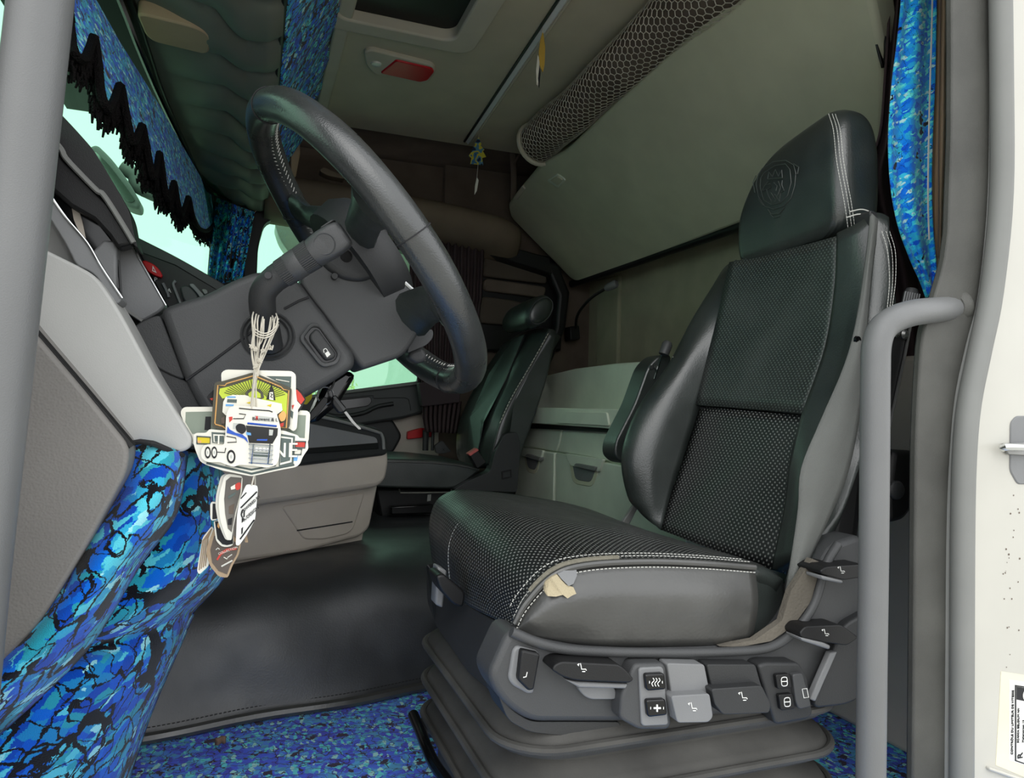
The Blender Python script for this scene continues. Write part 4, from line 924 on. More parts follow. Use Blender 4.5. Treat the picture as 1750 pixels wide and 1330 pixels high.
for q in ([(1312, 306), (1314, 294), (1320, 302), (1325, 290), (1330, 301), (1336, 291), (1337, 304)], [(1312, 306), (1337, 304)], [(1313, 310), (1306, 318), (1303, 326), (1310, 324), (1312, 332), (1318, 344), (1324, 332), (1332, 344), (1334, 330), (1340, 326), (1336, 316), (1337, 308)], [(1310, 316), (1316, 314), (1318, 320), (1312, 323)], [(1322, 312), (1328, 318), (1326, 326)], [(1330, 310), (1334, 320), (1330, 332)], [(1318, 330), (1324, 340)]):
    mm.tube(EP(q), .0008, 5)
mm.build('emblem_head', em, hrest)
# --- base: side panel, controls
sp_ = slab('side_panel', 'dgrey', roundpoly(PL([(871, 1074), (923, 1094), (987, 1105), (1265, 1106), (1318, 1098), (1355, 1070), (1385, 1030), (1404, 965), (1424, 930), (1476, 913), (1486, 1000), (1480, 1110), (1446, 1180), (1400, 1216), (1060, 1236), (907, 1236), (870, 1212), (848, 1186), (835, 1155)], .765), .015), (0, .06, 0), ds, bevel=.008, seg=3)
tube('panel_rim', 'dgrey', catmull(PL([(874, 1080, .764), (923, 1100, .762), (987, 1112, .762), (1130, 1116, .762), (1265, 1113, .762), (1322, 1104, .762), (1362, 1074, .762), (1392, 1030, .762), (1412, 965, .762), (1432, 930, .764)]), 6), .006, sp_, n=10)
slab('front_shell', 'dgrey2', roundpoly(PL([(728, 960, 1.22), (745, 990, 1.2), (800, 1036, 1.0), (872, 1076, .79), (836, 1156, .79), (848, 1190, .80), (800, 1150, .95), (745, 1070, 1.15), (730, 1030, 1.2)]), .01), (.06, .03, 0), ds, bevel=.008)
slab('lower_skirt', 'dgrey2', roundpoly(PL([(850, 1185), (875, 1214), (907, 1234), (1060, 1234), (1060, 1250), (960, 1258), (905, 1252), (868, 1232)], .772), .01), (0, .05, 0), ds, bevel=.008)
cg = slab('switch_recess', 'mgrey', roundpoly(PL([(877, 1112), (884, 1104), (924, 1114), (912, 1186), (903, 1187), (876, 1172), (869, 1160)], .761), .008), (0, .008, 0), sp_, bevel=.003)
rk = slab('tilt_switch', 'black', roundpoly(PL([(892, 1111), (924, 1118), (913, 1180), (904, 1182), (886, 1164)], .752), .004), (0, .012, 0), sp_, bevel=.003)
tube('seat_symbol', 'white', PL([(901, 1149), (899, 1157), (894, 1158)], .7515), .0006, rk, n=5)
lv = slab('height_lever', 'black', roundpoly(PL([(944, 1146), (948, 1137), (960, 1131), (1058, 1136), (1070, 1145), (1084, 1162), (1076, 1168), (985, 1164), (962, 1158)], .735), .01), (0, .035, 0), sp_, bevel=.006, seg=3)
slab('lever_underside', 'mgrey', PL([(966, 1162), (985, 1166), (1074, 1170), (1070, 1178), (990, 1176)], .740), (0, .03, 0), lv, bevel=.002)
slab('lever_mount', 'mgrey', roundpoly(PL([(986, 1174), (1052, 1174), (1054, 1196), (1010, 1196), (998, 1190)], .757), .006), (0, .01, 0), sp_, bevel=.003)
def seatmark(px, py, Y, par, s=1.):
    mm = MB()
    for q in ([(-3, -7), (-1, 3), (6, 3), (7, 5)], [(-8, -5), (-5, -6)], [(-8, -5), (-6, -3)], [(0, 7), (5, 7)]):
        mm.tube([P(px + x * s, py + y * s, Y) for x, y in q], .0006 * s, 5)
    mm.build('seat_symbol', 'white', par)
seatmark(995, 1141, .7345, lv)
pod = slab('heating_pod', 'dgrey', roundpoly(PL([(1078, 1150), (1086, 1135), (1134, 1134), (1139, 1142), (1148, 1240), (1140, 1248), (1092, 1248), (1060, 1230), (1062, 1190)], .742), .006), (0, .03, 0), sp_, bevel=.004, seg=3)
slab('pod_face', 'mgrey', roundpoly(PL([(1092, 1142), (1134, 1140), (1143, 1240), (1097, 1242)], .739), .005), (0, .006, 0), pod, bevel=.0015)
for q, sy in (([(1103, 1153), (1136, 1151), (1139, 1179), (1106, 1182)], 'heat'), ([(1105, 1197), (1138, 1195), (1141, 1223), (1108, 1227)], 'fan')):
    r_ = slab('rocker', 'gloss', roundpoly(PL(q, .733), .004), (0, .008, 0), pod, bevel=.002)
    cxp = sum(a for a, b in q) / 4; cyp = sum(b for a, b in q) / 4; mm = MB()
    if sy == 'heat':
        for d in (-5, 0, 5): mm.tube(catmull([P(cxp + d + 2 * w_, cyp + h_, .7325) for w_, h_ in ((0, -7), (1, -3), (-1, 2), (0, 7))], 3), .0006, 4)
    else:
        for k in range(4):
            a = k * math.pi / 2; mm.tube([P(cxp, cyp, .7325), P(cxp + 6 * math.cos(a), cyp + 6 * math.sin(a), .7325)], .0011, 5)
    for d in (-11, 11): mm.tube([P(cxp + d, cyp - 2, .7325), P(cxp + d, cyp + 2, .7325)], .0006, 4)
    mm.build('rocker_symbol', 'white', r_)
def flap(name, mat, q, q2, par):
    a = slab(name, mat, roundpoly(PL(q, .742), .004), (0, .02, 0), par, bevel=.003); slab(name + '_grip', mat, roundpoly(PL(q2, .728), .004), (0, .02, 0), a, bevel=.004, seg=3); return a
f1 = flap('cushion_flap', 'mgrey', [(1140, 1134), (1204, 1136), (1211, 1172), (1214, 1196), (1150, 1200)], [(1147, 1190), (1213, 1186), (1219, 1226), (1211, 1235), (1158, 1236)], sp_)
seatmark(1184, 1208, .7275, f1)
f2 = flap('recline_flap', 'dgrey2', [(1208, 1136), (1291, 1136), (1300, 1168), (1308, 1186), (1220, 1190)], [(1216, 1178), (1302, 1172), (1318, 1204), (1315, 1219), (1236, 1222), (1222, 1205)], sp_)
seatmark(1270, 1190, .7275, f2)
p2 = slab('lumbar_pod', 'dgrey2', roundpoly(PL([(1296, 1138), (1308, 1133), (1366, 1133), (1380, 1157), (1390, 1220), (1382, 1230), (1326, 1240), (1310, 1190)], .742), .006), (0, .03, 0), sp_, bevel=.004, seg=3)
for q in ([(1326, 1154), (1350, 1152), (1354, 1176), (1330, 1179)], [(1331, 1188), (1355, 1186), (1359, 1212), (1335, 1215)]):
    r_ = slab('rocker', 'black', roundpoly(PL(q, .736), .003), (0, .008, 0), p2, bevel=.002)
    cxp = sum(a for a, b in q) / 4; cyp = sum(b for a, b in q) / 4
    MB().tube(roundpoly([P(cxp + x, cyp + y, .7355) for x, y in ((-5, -7), (5, -8), (6, 7), (-4, 8))], .003, 2), .0006, 4, closed=True).tube([P(cxp - 4, cyp, .7355), P(cxp + 5, cyp - .5, .7355)], .0006, 4).build('rocker_symbol', 'white', r_)
r_ = slab('bar_switch', 'dgrey', roundpoly(PL([(1355, 1153), (1372, 1151), (1387, 1208), (1366, 1213), (1361, 1200)], .735), .004), (0, .008, 0), p2, bevel=.002)
MB().tube(PL([(1371, 1178), (1379, 1177), (1382, 1192), (1374, 1193)], .7345), .0006, 4, closed=True).build('bar_symbol', 'white', r_)
def lever(name, q, lip, par, mark):
    a = slab(name, 'black', roundpoly(PL(q, .735), .006), (0, .05, 0), par, bevel=.005, seg=3)
    slab('lever_lip', 'mgrey', PL(lip, .7335), (0, .03, 0), a, bevel=.002); seatmark(mark[0], mark[1], .7345, a, .8)
lever('armrest_lever', [(1402, 976), (1412, 969), (1478, 964), (1482, 986), (1442, 992), (1406, 982)], [(1405, 984), (1442, 993), (1440, 998), (1406, 991)], sp_, (1438, 974))
lever('tilt_lever', [(1367, 1082), (1376, 1071), (1438, 1068), (1468, 1090), (1448, 1104), (1408, 1098), (1370, 1090)], [(1369, 1090), (1408, 1099), (1420, 1104), (1418, 1111), (1372, 1096)], sp_, (1411, 1081))
slab('recliner_cover', 'dgrey2', roundpoly(PL([(1440, 1070), (1485, 1045), (1500, 1060), (1490, 1180), (1452, 1205), (1390, 1212), (1400, 1180), (1425, 1115)], .752), .02), (0, .03, 0), sp_, bevel=.006, seg=3)
slab('recliner_edge', 'mgrey', PL([(1385, 1196), (1420, 1116), (1432, 1114), (1394, 1200)], .748), (0, .01, 0), sp_, bevel=.002)
slab('front_lever_stem', 'mgrey', PL([(748, 968), (764, 976), (757, 1040), (744, 1034)], 1.02), (0, .03, 0), ds, bevel=.003)
slab('front_lever', 'black', roundpoly(PL([(745, 985), (757, 981), (776, 996), (797, 1013), (792, 1040), (775, 1034), (752, 1008)], .98), .008), (0, .05, 0), ds, bevel=.005, seg=3)
# --- suspension bellows
m = MB(); bell = []
for z, ins in ((.265, .035), (.235, .022), (.222, .004), (.208, 0), (.196, .006), (.178, .034), (.166, .008), (.152, .0), (.140, .006), (.122, .034), (.108, .008), (.094, .0), (.082, .008), (.065, .035), (.045, .02), (.004, .02)):
    bell.append(rrect((.54, 1.0, z), (1, 0, 0), (0, 1, 0), .50 - 2 * ins, .47 - 2 * ins, .07, 6))
m.loft(bell).build('bellows', 'bellows', ds, ang=180)
for z in (.210, .152, .095):
    MB().tube(rrect((.54, 1.0, z), (1, 0, 0), (0, 1, 0), .504, .474, .072, 8), .0055, 8, closed=True).build('bellows_rib', 'bellows', ds)
slab('dusty_ledge', plain('dusty_plastic', srgb(96, 91, 82), .95, grain=300, gs=.8, wear=.3), PL([(1230, 1105), (1290, 1094), (1336, 1062), (1352, 1010), (1388, 955), (1404, 962), (1386, 1028), (1356, 1070), (1318, 1096), (1265, 1106)], .7635), (0, .01, 0), sp_)
tube('scuffed_edge', plain('scuffed_leather', srgb(124, 120, 106), .8, grain=300, gs=.9, wear=.3), [q + V((0, .006, .004)) for q in seam[10:30]], .0034, ds, n=6)
# --- belt
bl = [(1487, 362, 1505, 378, .845), (1480, 430, 1494, 440, .835), (1464, 540, 1484, 545, .815), (1444, 620, 1480, 625, .80), (1402, 720, 1466, 735, .79), (1370, 800, 1446, 820, .785), (1364, 870, 1418, 885, .785), (1352, 950, 1382, 965, .785), (1338, 1030, 1352, 1050, .79)]
patch('belt_webbing', 'belt', [[P(a, b, Y), P((a + c) / 2, (b + d) / 2, Y - .008), P(c, d, Y)] for a, b, c, d, Y in bl], ds, solid=.003)
MB().lathe([(.0005, .004), (.005, .0035), (.006, 0)], P(1464, 581, .803), (0, -1, 0), 14).build('belt_button', 'gloss', ds)
slab('belt_guide', 'dgrey2', roundpoly(PL([(1486, 358), (1498, 362), (1505, 376), (1500, 390), (1492, 390)], .842), .006), (0, .03, 0), ds, bevel=.004)
# --- armrests folded up
a1 = thing('outer_armrest', 'black folded armrest with ribbed knob beside the door handle', 'armrest', P(1530, 880, .80))
slab('arm_plate', 'black', roundpoly(PL([(1502, 560), (1530, 545), (1557, 548), (1552, 600), (1515, 770), (1500, 760)], .80), .01), (0, .04, 0), a1, bevel=.004)
tube('plate_edge', 'steel', PL([(1557, 552), (1546, 610), (1512, 765)], .798), .0022, a1, n=6)
MB().lathe([(.010, 0), (.0105, .02), (.008, .026)], P(1552, 522, .80), P(1558, 498, .80) - P(1552, 522, .80), 16).build('adjuster_knob', 'dgrey2', a1)
m = MB()
for k in range(7): m.tube(PL([(1544 + k * 4, 516 + k * .8), (1548 + k * 4, 498 + k * .8)], .787), .0011, 5)
m.build('knob_rib', 'mgrey', a1)
for x, y in ((1533, 568), (1547, 572)):
    MB().lathe([(.0005, .003), (.004, .003), (.0075, .0), (.0075, -.003)], P(x, y, .797), (0, -1, 0), 14).build('bolt', 'steel', a1)
slab('arm_pad', 'black', roundpoly(PL([(1528, 770), (1566, 770), (1568, 860), (1545, 890), (1520, 895), (1518, 850)], .815), .01), (0, .05, 0), a1, bevel=.008)
MB().lathe([(.0005, .004), (.010, .004), (.013, .002), (.0145, .0), (.0145, -.006)], P(1533, 838, .812), (0, -1, 0), 20).build('pivot_cap', 'dgrey2', a1)
a2 = thing('inner_armrest', 'black folded armrest with ribbed knob on the far side of the driver seat', 'armrest', P(1090, 880, 1.34))
slab('arm_body', 'leather', roundpoly(PL([(1128, 606), (1150, 606), (1120, 700), (1090, 790), (1068, 795), (1050, 780), (1052, 755), (1085, 690), (1108, 625)], 1.34), .02), (0, .06, 0), a2, bevel=.012, seg=3)
MB().lathe([(.011, 0), (.0115, .024), (.008, .030)], P(1134, 606, 1.33), P(1142, 584, 1.33) - P(1134, 606, 1.33), 16).build('adjuster_knob', 'dgrey', a2)
tube('arm_edge', 'chrome', PL([(1131, 608), (1118, 648)], 1.335), .0016, a2, n=5)
for x, y in ((1113, 628), (1121, 628)): MB().lathe([(.0005, .002), (.004, .002), (.005, 0)], P(x, y, 1.338), (0, -1, 0), 12).build('bolt', 'steel', a2)
# buckle stalk between cushion and backrest
bk_ = thing('driver_buckle', 'green tinted grey belt buckle stalk beside the cushion', 'buckle', P(1075, 900, 1.29))
slab('stalk_strap', 'rubberl', PL([(1064, 893), (1088, 856), (1094, 862), (1074, 900)], 1.29), (0, .01, 0), bk_, bevel=.002)
slab('release_button', 'red', PL([(1030, 884), (1036, 881), (1039, 886), (1033, 888)], 1.29), (0, .02, 0), bk_, bevel=.001)
# slide bar under the front edge
sb_ = thing('seat_slide_bar', 'black bent slide bar under the front of the driver seat', 'seat bar', P(740, 1300, Z=.0))
tube('bar', 'gloss', catmull(PL([(706, 1222, 1.12), (716, 1245, 1.08), (728, 1275, 1.03), (742, 1305, .99), (770, 1345, .95), (800, 1390, .92)]), 6), .0085, sb_, n=12)
tube('fork', 'black', catmull(PL([(724, 1232, 1.16), (728, 1246, 1.14), (742, 1254, 1.13), (775, 1250, 1.12)]), 5), .007, sb_, n=10)
tube('fork', 'black', catmull(PL([(752, 1230, 1.16), (760, 1250, 1.1), (790, 1320, 1.0)]), 5), .006, sb_, n=10)
# ================================================================== passenger seat
ps = thing('passenger_chair', 'dark green black leather passenger seat facing the dashboard', 'seat', (.6, 2.4, 0))
slab('seat_cushion', 'leather', roundpoly(PL([(600, 782), (740, 786), (815, 795), (822, 804), (790, 828), (772, 836), (660, 834), (600, 830)], 2.2), .03), (0, .42, 0), ps, bevel=.03, seg=4)
tube('cushion_piping', 'leather_side', catmull(PL([(640, 789), (720, 790), (780, 795), (818, 803)], 2.198), 4), .003, ps, n=6)
ctl = [PL(r) for r in ([(940, 562, 2.2), (918, 562, 2.3), (890, 570, 2.45), (858, 590, 2.6)], [(915, 612, 2.2), (882, 615, 2.28), (850, 625, 2.45), (824, 640, 2.6)], [(880, 672, 2.2), (848, 675, 2.28), (815, 682, 2.45), (797, 690, 2.6)],
    [(857, 720, 2.19), (828, 725, 2.27), (795, 730, 2.45), (782, 735, 2.6)], [(845, 760, 2.19), (820, 770, 2.27), (795, 775, 2.45), (780, 772, 2.6)], [(835, 795, 2.2), (815, 800, 2.3), (795, 800, 2.45), (785, 790, 2.6)])]
patch('backrest', 'leather', ctl, ps, nu=5, nv=5, solid=.05, soff=-1, ang=180)
slab('backrest_side', 'leather', roundpoly(PL([(934, 568), (948, 560), (952, 575), (935, 650), (912, 720), (896, 762), (886, 800), (832, 796), (846, 752), (862, 712), (895, 648)], 2.205), .02), (0, .38, 0), ps, bevel=.02, seg=3)
tube('side_piping', 'leather_side', catmull(PL([(940, 566), (912, 618), (878, 676), (856, 722), (846, 756), (843, 772)], 2.19), 5), .003, ps, n=6)
stitch('back_stitching', catmull(PL([(937, 570), (908, 622), (874, 680), (853, 726)], 2.185), 5), ps, .012, .008, .0012, 'string')
slab('centre_strip', 'perf_back', PL([(900, 572, 2.33), (880, 580, 2.42), (838, 640, 2.40), (808, 715, 2.36), (802, 775, 2.36), (818, 785, 2.28), (830, 722, 2.26), (868, 650, 2.27)]), (-.012, -.012, .002), ps, bevel=.004)
hr2 = []
for y, r in ((2.20, .030), (2.205, .050), (2.23, .058), (2.35, .058), (2.46, .052), (2.48, .03)):
    c = P(925, 531, 2.2) + V((0, y - 2.2, 0)); hr2.append([c + V((.045 * (r / .055) * math.cos(t) + .02 * math.sin(t) * (r / .055), 0, r * math.sin(t))) for t in [2 * math.pi * k / 20 for k in range(20)]])
MB().loft(hr2).build('headrest', 'leather', ps, ang=180)
MB().tube([P(925, 531, 2.2) + V((.038 * math.cos(t) + .017 * math.sin(t), -.001, .046 * math.sin(t))) for t in [2 * math.pi * k / 24 for k in range(24)]], .0016, 6, closed=True).build('headrest_piping', 'dgrey', ps)
slab('base_side', 'dgrey2', roundpoly(PL([(774, 838), (800, 822), (838, 806), (846, 772), (862, 742), (884, 738), (890, 760), (884, 842)], 2.17), .012), (0, .05, 0), ps, bevel=.008)
ring('base_slot', 'black', PL([(857, 806), (874, 802), (875, 816), (858, 820)], 2.168), PL([(860, 808), (872, 805), (873, 814), (860, 817)], 2.168), (0, .004, 0), ps)
slab('seat_base', 'black', PL([(640, 834), (880, 838), (880, 905), (650, 890)], 2.28), (0, .3, 0), ps, bevel=.01)
slab('base_rail', 'gloss', PL([(668, 866), (740, 862), (742, 878), (668, 880)], 2.2), (0, .04, 0), ps, bevel=.004)
tube('spring_wire', 'steel', PL([(682, 836), (684, 843), (770, 842), (772, 836)], 2.19), .003, ps, n=6)
slab('tag', 'rubberl', PL([(731, 846), (737, 845), (736, 856), (730, 857)], 2.19), (0, .004, 0), ps)
pb_ = thing('passenger_buckle', 'black belt buckle with pink red top on the passenger seat', 'buckle', P(815, 800, 2.15))
slab('buckle_body', 'black', roundpoly(PL([(801, 776), (816, 768), (832, 790), (816, 802)], 2.14), .006), (0, .03, 0), pb_, bevel=.003)
slab('buckle_button', plain('pink_red', srgb(190, 92, 88), .5), PL([(800, 776), (815, 766), (819, 770), (804, 780)], 2.139), (0, .03, 0), pb_, bevel=.002)
bt = thing('floor_buckle', 'small dark square buckle standing behind the passenger cushion', 'buckle', P(760, 775, 2.66))
slab('buckle_plate', 'dgrey', roundpoly(PL([(743, 762), (756, 753), (772, 772), (757, 776), (746, 775)], 2.66), .006), (0, .02, 0), bt, bevel=.003)
text('buckle_mark', 'x', 'ink', P(758, 768, 2.659), (1, 0, 0), (0, 0, 1), .02, bt)
tube('belt_tube', 'dgrey2', PL([(727, 770), (728, 735)], 2.7), .012, bt, n=8); tube('belt_tube', 'dgrey2', PL([(739, 770), (740, 738)], 2.7), .006, bt, n=8)
# ================================================================== rear cabinet
cb = thing('rear_cabinet', 'sage grey storage cabinet with two drawers behind the seats', 'cabinet', (.95, 1.9, 0))
XC = .95
CX_ = lambda q, x=XC: [P(a, b, X=x) for a, b in q]
slab('body', 'cabinet', CX_([(884, 760), (895, 731), (1172, 735), (1172, 900), (1172, 1010), (876, 920)], XC + .01), (.35, 0, 0), cb, bevel=.006)
slab('top_rail', 'cabinet', CX_([(884, 761), (896, 731), (960, 732), (955, 760), (950, 772)], XC), (.1, 0, 0), cb, bevel=.005)
slab('top_rail', 'cabinet', CX_([(952, 773), (957, 758), (963, 732), (1172, 736), (1172, 812)], XC), (.1, 0, 0), cb, bevel=.005)
lid = slab('lid', 'cabinet', roundpoly(CX_([(877, 721), (888, 696), (1172, 702), (1172, 742)], XC - .03), .012), (.4, 0, 0), cb, bevel=.006)
slab('lid_handle', 'cabinet', roundpoly(CX_([(951, 723), (966, 704), (1036, 705), (1040, 728)], XC - .036), .008), (.01, 0, 0), lid, bevel=.003)
slab('lid_shadow', 'black', CX_([(884, 724), (1240, 742), (1240, 750), (890, 731)], XC - .012), (.01, 0, 0), lid)  # black strip painting the shadow below the lid edge
slab('back_panel', 'cabinet', roundpoly(CX_([(902, 700), (902, 668), (905, 655), (918, 645), (980, 630), (1050, 621), (1110, 617), (1172, 615), (1172, 712)], XC + .10), .015), (.06, 0, 0), cb, bevel=.01, seg=3)
def drawer(front, pocket, top, lipq):
    d = slab('drawer', 'cabinet', CX_(front, XC - .006), (.3, 0, 0), cb, bevel=.004)
    slab('pocket_rim', 'bunk', roundpoly(CX_(pocket, XC - .008), .01), (.01, 0, 0), d, bevel=.002)
    cxp = sum(a for a, b in pocket) / len(pocket); cyp = sum(b for a, b in pocket) / len(pocket)
    slab('pocket_shade', 'mgrey', roundpoly(CX_([(cxp + (a - cxp) * .78, cyp + (b - cyp) * .74 - 3) for a, b in pocket], XC - .0095), .01), (.01, 0, 0), d, bevel=.002)  # shading inside the pocket, put in as a darker grey slab
    slab('pocket_top', 'cabinet', roundpoly(CX_(top, XC - .014), .006), (.01, 0, 0), d, bevel=.003)
    slab('handle', 'rubberl', roundpoly(CX_(lipq, XC - .024), .004), (.02, 0, 0), d, bevel=.003, label='pale handle lip')
drawer([(884, 763), (947, 774), (944, 936), (878, 920)], [(894, 770), (925, 775), (918, 805), (914, 810), (904, 808), (899, 802)], [(888, 765), (927, 770), (923, 787), (916, 786), (892, 780)], [(897, 779), (901, 776), (922, 782), (920, 788), (914, 785)])
drawer([(950, 774), (1172, 818), (1172, 1010), (948, 940)], [(971, 782), (1028, 788), (1014, 828), (1008, 832), (985, 828), (978, 822)], [(965, 775), (1030, 785), (1023, 806), (1014, 805), (975, 796)], [(980, 796), (984, 792), (1016, 798), (1014, 804), (1007, 803)])
# ================================================================== curtains
cu = thing('passenger_curtain', 'dark brown pleated curtain tied at the passenger door post', 'curtain', P(750, 740, 2.7))
def pleats(name, mat, q, n, amp, Y, parent, rows=7, **k):
    g = []
    for t in range(rows):
        u = t / (rows - 1); i = u * (len(q) - 1); j = min(int(i), len(q) - 2); f = i - j
        a = [q[j][c] * (1 - f) + q[j + 1][c] * f for c in range(4)]
        g.append([P(a[0] + (a[2] - a[0]) * s / (n * 6), a[1] + (a[3] - a[1]) * s / (n * 6), Y + amp * math.sin(s / 6 * 2 * math.pi)) for s in range(n * 6 + 1)])
    return MB().loft(g, closed=False).build(name, mat, parent, solid=.003, ang=180, **k)
pleats('upper_drape', 'darkfab', [(700, 396, 828, 420), (702, 500, 824, 510), (708, 600, 810, 600), (716, 662, 800, 660)], 11, .016, 2.68, cu)
slab('tie_band', plain('curtain_band', srgb(64, 53, 56), .9), roundpoly(PL([(716, 654), (790, 648), (786, 688), (722, 695)], 2.64), .006), (0, .05, 0), cu, bevel=.004)
pleats('lower_drape', 'darkfab', [(722, 692, 788, 686), (722, 715, 784, 712), (726, 738, 779, 741)], 8, .014, 2.67, cu)
rc = thing('tied_blue_curtain', 'bright blue patterned curtain with beige lining tied at the rear door post', 'curtain', P(1595, 505, .84))
def band4(q, Y, wob, n=14, dy=0):
    g = []
    qs = [catmull([V((r[k], r[k + 1], 0)) for r in q], 5) for k in (0, 2)]
    for A, B in zip(*qs):
        g.append([P(A.x + (B.x - A.x) * s / n, A.y + (B.y - A.y) * s / n, Y + dy * s / n + wob * math.sin(s / n * math.pi * 3)) for s in range(n + 1)])
    return g
bq = [(1552, -450, 1602, -450), (1549, -200, 1601, -200), (1546, -40, 1600, -40), (1538, 60, 1599, 60), (1528, 140, 1598, 140), (1522, 230, 1594, 230), (1525, 310, 1592, 310), (1537, 380, 1593, 380), (1558, 440, 1596, 440), (1576, 480, 1598, 480), (1586, 508, 1600, 508)]
MB().loft(band4(bq, .86, .006), closed=False).build('blue_cloth', 'curt', rc, solid=.004, ang=180)
tube('white_piping', 'thread', catmull(PL([(1594, -30), (1592, 60), (1588, 200), (1586, 330), (1588, 410)], .852), 6), .0014, rc, n=6)
lq = [(1599, -450, 1634, -450), (1597, -40, 1632, -40), (1597, 100, 1628, 100), (1594, 230, 1628, 230), (1593, 340, 1622, 340), (1596, 430, 1615, 430), (1598, 490, 1606, 490)]
MB().loft(band4(lq, .865, .006), closed=False).build('lining', 'lining', rc, solid=.004, ang=180)
tube('lining_seam', 'brown', catmull(PL([(1608, -30), (1606, 120), (1604, 250), (1604, 360), (1603, 440)], .858), 5), .001, rc, n=5)
bc_ = thing('brown_side_curtain', 'dark brown curtain hanging behind the driver headrest', 'curtain', P(1500, 500, .95))
q = [(1525, -40, 1552, -40), (1515, 120, 1535, 120), (1505, 230, 1530, 230), (1478, 300, 1530, 300), (1485, 370, 1545, 370), (1510, 450, 1575, 450), (1525, 560, 1590, 560), (1535, 700, 1590, 700)]
MB().loft(band4(q, 1.0, .02), closed=False).build('drape', 'darkfab', bc_, solid=.004, ang=180)
MB().loft(band4([(1485, -40, 1530, -40), (1497, 60, 1528, 60), (1510, 115, 1524, 115)], 1.02, .01), closed=False).build('drape_top', 'black', bc_, solid=.004, ang=180)
# lower bunk box seen between handle and door post
MB().box((1.24, 1.0, .36), (.22, .56, .72)).build('lower_bunk', 'taupe', bevel=.01, label='taupe panelled lower bunk base behind the driver seat', cat='bunk base')
slab('trim_8', 'taupe', [P(x, y, X=1.10) for x, y in ((1380, 1250), (1570, 1330), (1570, 1345), (1370, 1265))], (.03, 0, 0), bevel=.003, kind='structure', label='narrow taupe sill strip along the lower bunk base')
# ================================================================== keys
ky = thing('key_bunch', 'bunch of black headed keys hanging from the ignition', 'keys', P(560, 660, 1.04))
tube('key_ring', 'steel', [P(556, 676, 1.03) + V((.011 * math.cos(t), 0, .012 * math.sin(t))) for t in [2 * math.pi * k / 20 for k in range(20)]], .0012, ky, n=6, closed=True)
tube('key_ring', 'black', catmull(PL([(568, 644), (571, 652), (566, 664), (560, 668)], 1.03), 4), .0015, ky, n=6)
k1 = slab('key_head', 'black', roundpoly(PL([(568, 678), (574, 675), (592, 697), (591, 703), (584, 707), (578, 706), (566, 690)], 1.02), .004), (0, .010, 0), ky, bevel=.003)
slab('key_face', 'dgrey', PL([(569, 679), (573, 677), (591, 699), (587, 703)], 1.0195), (0, .002, 0), k1)
slab('key_blade', 'steel', PL([(588, 705), (592, 703), (602, 716), (604, 719), (610, 726), (616, 731), (617, 734), (613, 734), (606, 727), (601, 722)], 1.024), (0, .0025, 0), ky, label='silver key blade')
slab('key_head', 'black', roundpoly(PL([(553, 678), (560, 680), (560, 688), (545, 708), (528, 722), (530, 705), (545, 688)], 1.015), .004), (0, .010, 0), ky, bevel=.003)
slab('key_fob', 'dgrey2', roundpoly(PL([(540, 690), (552, 679), (556, 686), (540, 712), (530, 715)], 1.035), .004), (0, .010, 0), ky, bevel=.003)
slab('yellow_tag', plain('yellow_tag', srgb(220, 205, 40), .6), roundpoly(PL([(522, 672), (532, 664), (534, 680), (524, 692), (518, 690)], 1.06), .004), (0, .003, 0), ky)
# ================================================================== air freshener cards on the stalk
GREEN = plain('lime_print', srgb(196, 214, 74), .8); DGN = plain('dark_olive_print', srgb(84, 82, 70), .8); SAGE = plain('sage_print', srgb(142, 152, 138), .8, wear=.2)
BLUE = plain('blue_print', srgb(50, 92, 190), .7); ORG = plain('orange_print', srgb(232, 178, 110), .8); RED = plain('red_print', srgb(206, 72, 62), .8); YEL = plain('yellow_print', srgb(222, 200, 50), .8)
SKY = plain('sky_print', srgb(110, 170, 225), .8); PGR = plain('pale_grey_print', srgb(196, 198, 192), .8); TEAL = plain('slate_print', srgb(92, 104, 100), .8)
knot = P(440, 648, .868)
def card(name, label, q, Y, s=7., o=(300, 630), back='card', r=.003, anchor=(440, 655), loopx=455, thick=.0022):
    T = lambda q: [P(o[0] + x / s, o[1] + y / s, Y) for x, y in q]
    t = thing(name, label, 'air freshener', P(anchor[0], anchor[1], Y), 'air freshener cards on the stalk')
    slab('card', back, roundpoly(T(q), r, 2), (0, thick, 0), t)
    def pr(nm, m, q, d=.0005, rr=0): return slab(nm, m, roundpoly([P(o[0] + x / s, o[1] + y / s, Y - d) for x, y in q], rr, 2) if rr else [P(o[0] + x / s, o[1] + y / s, Y - d) for x, y in q], (0, .0006, 0), t)
    def ln(nm, m, q, w=.0008, d=.0006, closed=False): return tube(nm, m, [P(o[0] + x / s, o[1] + y / s, Y - d) for x, y in q], w, t, n=4, closed=closed)
    return t, pr, ln
def cord(t, x_top, y_top, end, Y0=.872, wob=0):
    a = P(x_top, y_top, Y0); b = P(x_top + (437 - x_top) * .25 + wob, (y_top + 600) / 2, Y0); k = P(438 + wob * .3, 640, .866)
    tube('string', 'string', catmull([P(x_top + 12 * (1 if x_top < 455 else -1) * .2, y_top - 12, .895), a, b, k] + end, 4), .0009, t, n=5)
sl = thing('string_tangle', 'tangle of pale elastic strings knotted below the control stalk', 'string', knot)
m = MB(); rnd = random.Random(9)
for k in range(9):
    x0 = 431 + rnd.random() * 44; m.tube(catmull([P(x0, 540 + rnd.random() * 14, .872 + rnd.random() * .012), P(440 + (x0 - 440) * .8, 566 + rnd.random() * 14, .868), P(440 + (x0 - 452) * .5, 600 + rnd.random() * 12, .866), P(438 + rnd.uniform(-4, 4), 630 + rnd.random() * 22, .866)], 5), .0007, 4)
m.build('strand', 'string', sl, kind='stuff')
